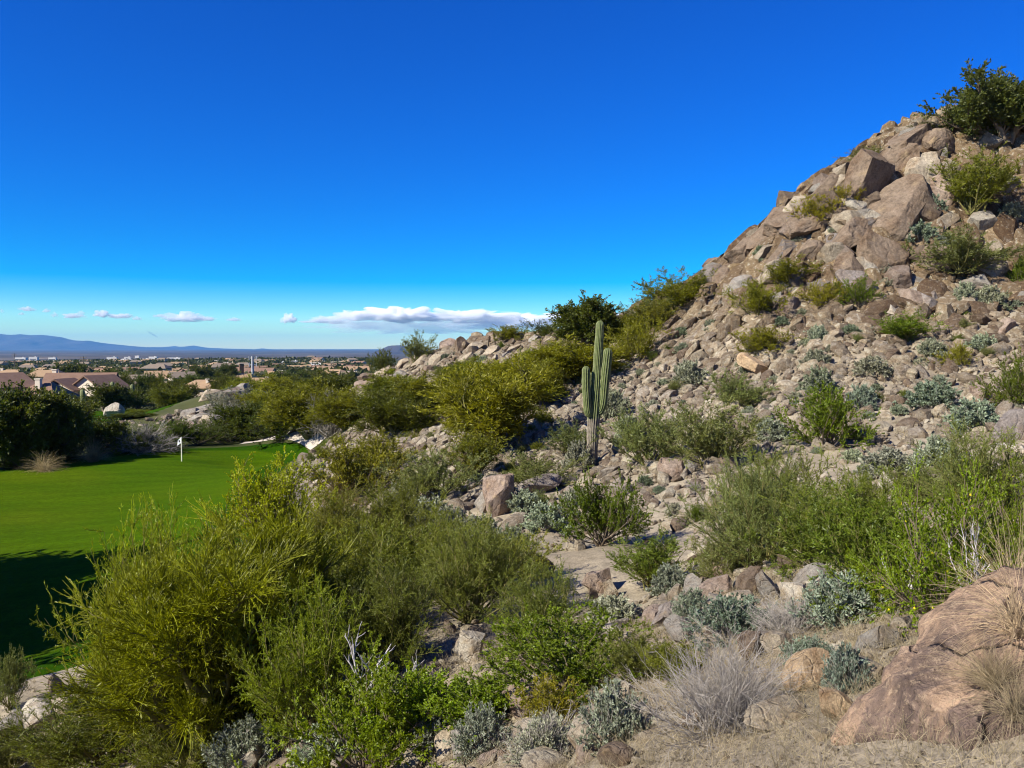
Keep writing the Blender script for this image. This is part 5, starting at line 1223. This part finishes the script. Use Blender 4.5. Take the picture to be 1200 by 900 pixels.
# trees of the suburb
def suburb_trees():
    rng = np.random.default_rng(9); tpl = []
    for k in range(5):
        fo, tr = MB(), MB(); c0 = rng.normal(0, .22, (9, 3)) * [1, 1, .6] + [0, 0, .58]
        n = 900; P = c0[rng.integers(0, 9, n)] + unit(rng.normal(size=(n, 3))) * rng.uniform(.08, .26, (n, 1)); P[:, 2] = np.maximum(P[:, 2], .06)
        leaves(fo, P, rng.normal(size=(n, 3)), rng.uniform(.07, .13, n), .06, rng)
        tubes(tr, grow(np.array([[0, 0, -.1]] * 4), fan_dirs(4, 5, 35, rng), np.full(4, .6), 6, .05, .1, rng), .03, .012, 5)
        fit(tr, fo); tpl.append((tr.mesh('tree_trunk', [M_WOOD]), fo.mesh('tree_crown', [M_LEAF])))
    cnt = 0; k = 0; near = []
    hp = [(o.location.x, o.location.y) for o in bpy.data.objects if o.name.startswith(('house', 'warehouse'))]
    while cnt < 295 and k < 6000:
        k += 1; d = 235 + 900 * rng.uniform() ** 1.5; px = rng.uniform(-60, 430); x = (px - 600) / 1000 * d; y = d
        if any(abs(x - a) < 9 and -16 < y - b < 8 for a, b in hp): continue
        hh = rng.uniform(2.8, 5.2); ww = hh * rng.uniform(.9, 1.5); z = H1(x, y)
        r = link('suburb_tree', None, None, (x, y, z), (0, 0, rng.uniform(0, 6.28)), (ww, ww, hh))
        c_ = [(.035, .05, .012), (.055, .07, .014), (.10, .11, .016)][rng.integers(3)]
        lab = {.035: 'dark green round tree among the suburb houses', .055: 'mid green round tree among the suburb houses', .10: 'olive yellow round tree among the suburb houses'}[c_[0]]
        tag(r, lab, 'tree', lab + 's'.replace('houses', '')); r['group'] = lab.replace(' tree ', ' trees ')
        i = rng.integers(5); link('trunk', tpl[i][0], r); link('crown', tpl[i][1], r, color=c_); cnt += 1
    # everything farther off reads as one mass
    n = 7500; d = 380 + 2000 * rng.uniform(0, 1, n) ** 1.25; px = rng.uniform(-80, 460, n); x = (px - 600) / 1000 * d; y = d; z = H(x, y); m_ = 14
    sz = rng.uniform(2.2, 5, n) * (1 + d / 6000); P = np.repeat(np.stack([x, y, z + sz * .45], 1), m_, 0) + unit(rng.normal(size=(n * m_, 3))) * (np.repeat(sz, m_)[:, None] * [.8, .8, .42]) * rng.uniform(.4, 1, (n * m_, 1))
    mb = MB(); sr = np.repeat(sz, m_); leaves(mb, P, rng.normal(size=(n * m_, 3)), sr * .75, sr * .6, rng)
    o = link('treetops', mb.mesh('treetops', [M_LEAF]), color=(.05, .062, .018)); tag(o, 'mass of distant dark trees filling the gaps of the suburb', kind='stuff')
suburb_trees()

# ------------------------------------------------------------------ mountains and butte
def range_mesh(name, prof, Y, depth, label, nz=.12, n=420):
    """prof: (px, py of the crest); a ridged massif of real depth standing on the plain"""
    pr = np.array(prof, float); px = np.linspace(pr[0, 0], pr[-1, 0], n); top = np.interp(px, pr[:, 0], pr[:, 1])
    x = (px - 600) / F * Y; zt = np.array([at(a, b, Y)[2] for a, b in zip(px, top)]); base = float(plain(np.array([Y]))[0]) - 20; m_ = 60; v = np.linspace(-1, 1, m_)
    X = np.repeat(x[:, None], m_, 1); Yv = Y + v[None] * depth + 0 * X; hgt = np.maximum(zt - base, 10)
    rid = 1 - np.abs(fbm(np.stack([X / depth * 2.2, Yv / depth * 2.2, 0 * X + Y * .001], -1), 5))
    prof_v = np.clip(1 - np.abs(v), 0, 1)[None] ** .85
    Z = base + hgt[:, None] * prof_v * (1 - (1 - rid) * .55 * (1 - prof_v ** 4)) 
    i = np.arange(n - 1)[:, None] * m_; j = np.arange(m_ - 1)[None]; q = np.stack([i + j, i + m_ + j, i + m_ + j + 1, i + j + 1], -1).reshape(-1, 4)
    tag(link(name, build_mesh(name, np.stack([X, Yv, Z], -1).reshape(-1, 3), q, None, [M_MTN], True)), label, kind='structure')
range_mesh('mountains', [(-140,396),(-80,393),(-30,392),(0,390.5),(8,391.5),(15,392),(25,391.2),(34,392.4),(50,392.3),(62,393.4),(72,394.6),(80,397),(88,398.6),(97,399.2),(104,399),(115,401),(130,402.8),(140,403.8),(150,405),(170,406.6),(200,408),(230,409),(300,411)], 22000, 2500, 'long blue mountain range on the horizon at the left')
range_mesh('far_hills', [(100,410),(150,407),(190,406.6),(200,406),(205,405.4),(210,406.2),(218,406),(227,404.8),(236,406.4),(245,407.6),(270,408.6),(300,409.2),(308,408.2),(316,409.4),(340,409.6),(370,410),(376,409),(384,410.4),(440,411),(520,411.5)], 25500, 1900, 'line of small pale blue peaks on the horizon')
range_mesh('butte', [(395,419),(412,417.4),(420,416.6),(430,416),(440,412.6),(448,408.6),(455,405.4),(460,404.6),(468,404.4),(474,404.8),(482,408.6),(500,414),(530,418)], 8000, 900, 'flat-topped purple butte rising behind the low ridge')

# ------------------------------------------------------------------ clouds (real volumes of droplets, far beyond the mountains)
def cloud_mat(name, dens):
    m = bpy.data.materials.new(name); m.use_nodes = True; nt = m.node_tree; nt.nodes.clear()
    v = nt.nodes.new('ShaderNodeVolumePrincipled'); v.inputs['Color'].default_value = (1, 1, 1, 1); v.inputs['Density'].default_value = dens; v.inputs['Anisotropy'].default_value = -.3
    o = nt.nodes.new('ShaderNodeOutputMaterial'); nt.links.new(v.outputs[0], o.inputs['Volume']); return m
MC = [cloud_mat('cloud_dense', .0062), cloud_mat('cloud_thin', .0042), cloud_mat('cloud_veil', .0005)]
def cloud(px, py, w, h, label, kind=0, seed=1, Y=44000, puffs=7):
    rng = np.random.default_rng(seed); s = Y / F; V0, T0 = ICO[5]
    c0 = at(px, py, Y); W, Hh = w * s, h * s
    # one closed lumpy body: radial union of puffs seen from its centre line
    V = V0 * np.array([.5, .42, .5]); f = .75 + .55 * np.clip(fbm(V0 * np.array([1.8 + w / h * .5, 1.9, 1.5]) + seed * 5.7, 5) + .2, -.6, .9)
    V = V * f[:, None]; V[:, 2] = np.where(V[:, 2] < 0, V[:, 2] * .6, V[:, 2]); V = V * np.array([W, W * .6 if w < 40 else W * .3, Hh * 1.25])
    me = build_mesh('cloud', V, None, T0, [MC[kind]], True); o = link('cloud', me, None, c0); tag(o, label, 'cloud', 'clouds along the horizon')
    o.visible_shadow = True; return o
for i, (px, py, w, h, k, lab) in enumerate([
 (31,362.5,20,6,1,'small white cloud above the left mountains, upper of two'), (25,368,9,3.5,1,'tiny white cloud under the small one at the left'), (54,364.5,10,4.5,1,'tiny cloud between the left pair and a small puff'),
 (64,369.5,10,6,1,'little round puff fourth from the left'), (86,371,28,5.5,1,'flat white cloud left of the two-humped one'), (95,368,9,6,1,'little knob on the flat white cloud'),
 (119,368.5,22,8,0,'left hump of the two-humped white cloud'), (143,371,32,5.5,1,'right tail of the two-humped white cloud'), (161,373.5,14,4,1,'small end of the cloud tail'),
 (216,373,50,11,0,'broad white cloud, largest of the separate ones'), (188,370.5,18,3.5,1,'thin cloud left of the broad one'), (240,374,26,5,1,'thin right end of the broad cloud'), (274,375,18,4,1,'faint small cloud right of the broad one'),
 (338,374.5,18,13,0,'single bright peaked cloud before the long cloud bank'), (2,365,5,5,1,'cloud scrap at the left edge'),
 (385,376,60,9,1,'low left tongue of the long cloud bank'), (412,371,40,12,0,'bright left hump of the long cloud bank'), (470,371,110,18,0,'bright middle top of the long cloud bank'), (540,371,120,15,1,'bright right top of the long cloud bank'), (600,377,120,16,1,'right shoulder of the long cloud bank above the outcrop'),
 (480,383,260,22,2,'soft pale lower veil of the long cloud bank'), (690,376,130,16,1,'white cloud behind the dark ridge tree'), (640,381,280,22,2,'faint veil over the right end of the bank')]):
    cloud(px, py, w, h, lab, k, 40 + i, 44000 + 480 * i)
def smoke():
    m = bpy.data.materials.new('smoke'); m.use_nodes = True; nt = m.node_tree; nt.nodes.clear()
    v = nt.nodes.new('ShaderNodeVolumePrincipled'); v.inputs['Color'].default_value = (.25, .28, .32, 1); v.inputs['Density'].default_value = .0022
    o = nt.nodes.new('ShaderNodeOutputMaterial'); nt.links.new(v.outputs[0], o.inputs['Volume'])
    V, T = ICO[4]; V = V * (1 + .35 * fbm(V * 1.7, 4))[:, None] * [210, 100, 38]; c_, s_ = math.cos(.55), math.sin(.55); V = np.column_stack([V[:, 0] * c_ + V[:, 2] * s_, V[:, 1], -V[:, 0] * s_ + V[:, 2] * c_])
    tag(link('smoke', build_mesh('smoke', V, None, T, [m], True), None, at(178, 391, 32000)), 'thin grey wisp of smoke over the distant plain', kind='stuff')
smoke()

# ------------------------------------------------------------------ haze
HAZE = 2.8e-5
def haze():
    m = bpy.data.materials.new('haze'); m.use_nodes = True; nt = m.node_tree; nt.nodes.clear()
    v = nt.nodes.new('ShaderNodeVolumePrincipled'); v.inputs['Color'].default_value = (.13, .50, 1., 1); v.inputs['Density'].default_value = HAZE; v.inputs['Anisotropy'].default_value = 0
    o = nt.nodes.new('ShaderNodeOutputMaterial'); nt.links.new(v.outputs[0], o.inputs['Volume'])
    mb = MB(); mb.box((0, 0, 168), (58000, 58000, 496)); tag(link('haze', mb.mesh('haze', [m])), 'thin bluish haze over the plain', kind='stuff')
haze()

# ------------------------------------------------------------------ light
EL, AZ = R(36), math.atan2(-.83, -.55)               # azimuth from +Y towards +X
sun_d = bpy.data.lights.new('sun', 'SUN'); sun = bpy.data.objects.new('sun', sun_d); COL.objects.link(sun)
S = Vector((math.cos(EL) * math.sin(AZ), math.cos(EL) * math.cos(AZ), math.sin(EL)))
sun.rotation_euler = S.to_track_quat('Z', 'Y').to_euler(); sun_d.energy = 5.0; sun_d.angle = R(.5); sun_d.color = (1, .94, .82)
w = bpy.data.worlds.new('World'); sc.world = w; w.use_nodes = True; nt = w.node_tree
sky = nt.nodes.new('ShaderNodeTexSky'); sky.sky_type = 'NISHITA'; sky.sun_disc = False; sky.sun_elevation = EL; sky.sun_rotation = AZ; sky.altitude = 700; sky.air_density = .9; sky.dust_density = .1; sky.ozone_density = 4.0
gm = nt.nodes.new('ShaderNodeGamma'); gm.inputs[1].default_value = 2.35; nt.links.new(sky.outputs[0], gm.inputs[0])     # deep desert blue
sp_ = nt.nodes.new('ShaderNodeSeparateColor'); sp_.mode = 'HSV'; nt.links.new(gm.outputs[0], sp_.inputs[0])
cb = nt.nodes.new('ShaderNodeCombineColor'); cb.mode = 'HSV'; nt.links.new(sp_.outputs[0], cb.inputs[0]); nt.links.new(math_(nt, 'MINIMUM', math_(nt, 'MULTIPLY', sp_.outputs[1], 1.26), .993), cb.inputs[1]); nt.links.new(math_(nt, 'POWER', sp_.outputs[2], .42), cb.inputs[2])
nt.links.new(cb.outputs[0], nt.nodes['Background'].inputs['Color']); nt.nodes['Background'].inputs['Strength'].default_value = .094
sc.view_settings.view_transform = 'Standard'; sc.view_settings.look = 'None'; sc.view_settings.exposure = .84; sc.view_settings.gamma = 1
sc.cycles.use_denoising = True
try: sc.cycles.denoiser = 'OPENIMAGEDENOISE'
except Exception as e_: print(e_)
sc.cycles.max_bounces = 24; sc.cycles.filter_width = 1.1; sc.cycles.diffuse_bounces = 3; sc.cycles.transmission_bounces = 4; sc.cycles.volume_bounces = 24; sc.cycles.glossy_bounces = 2
sc.cycles.sample_clamp_indirect = 6
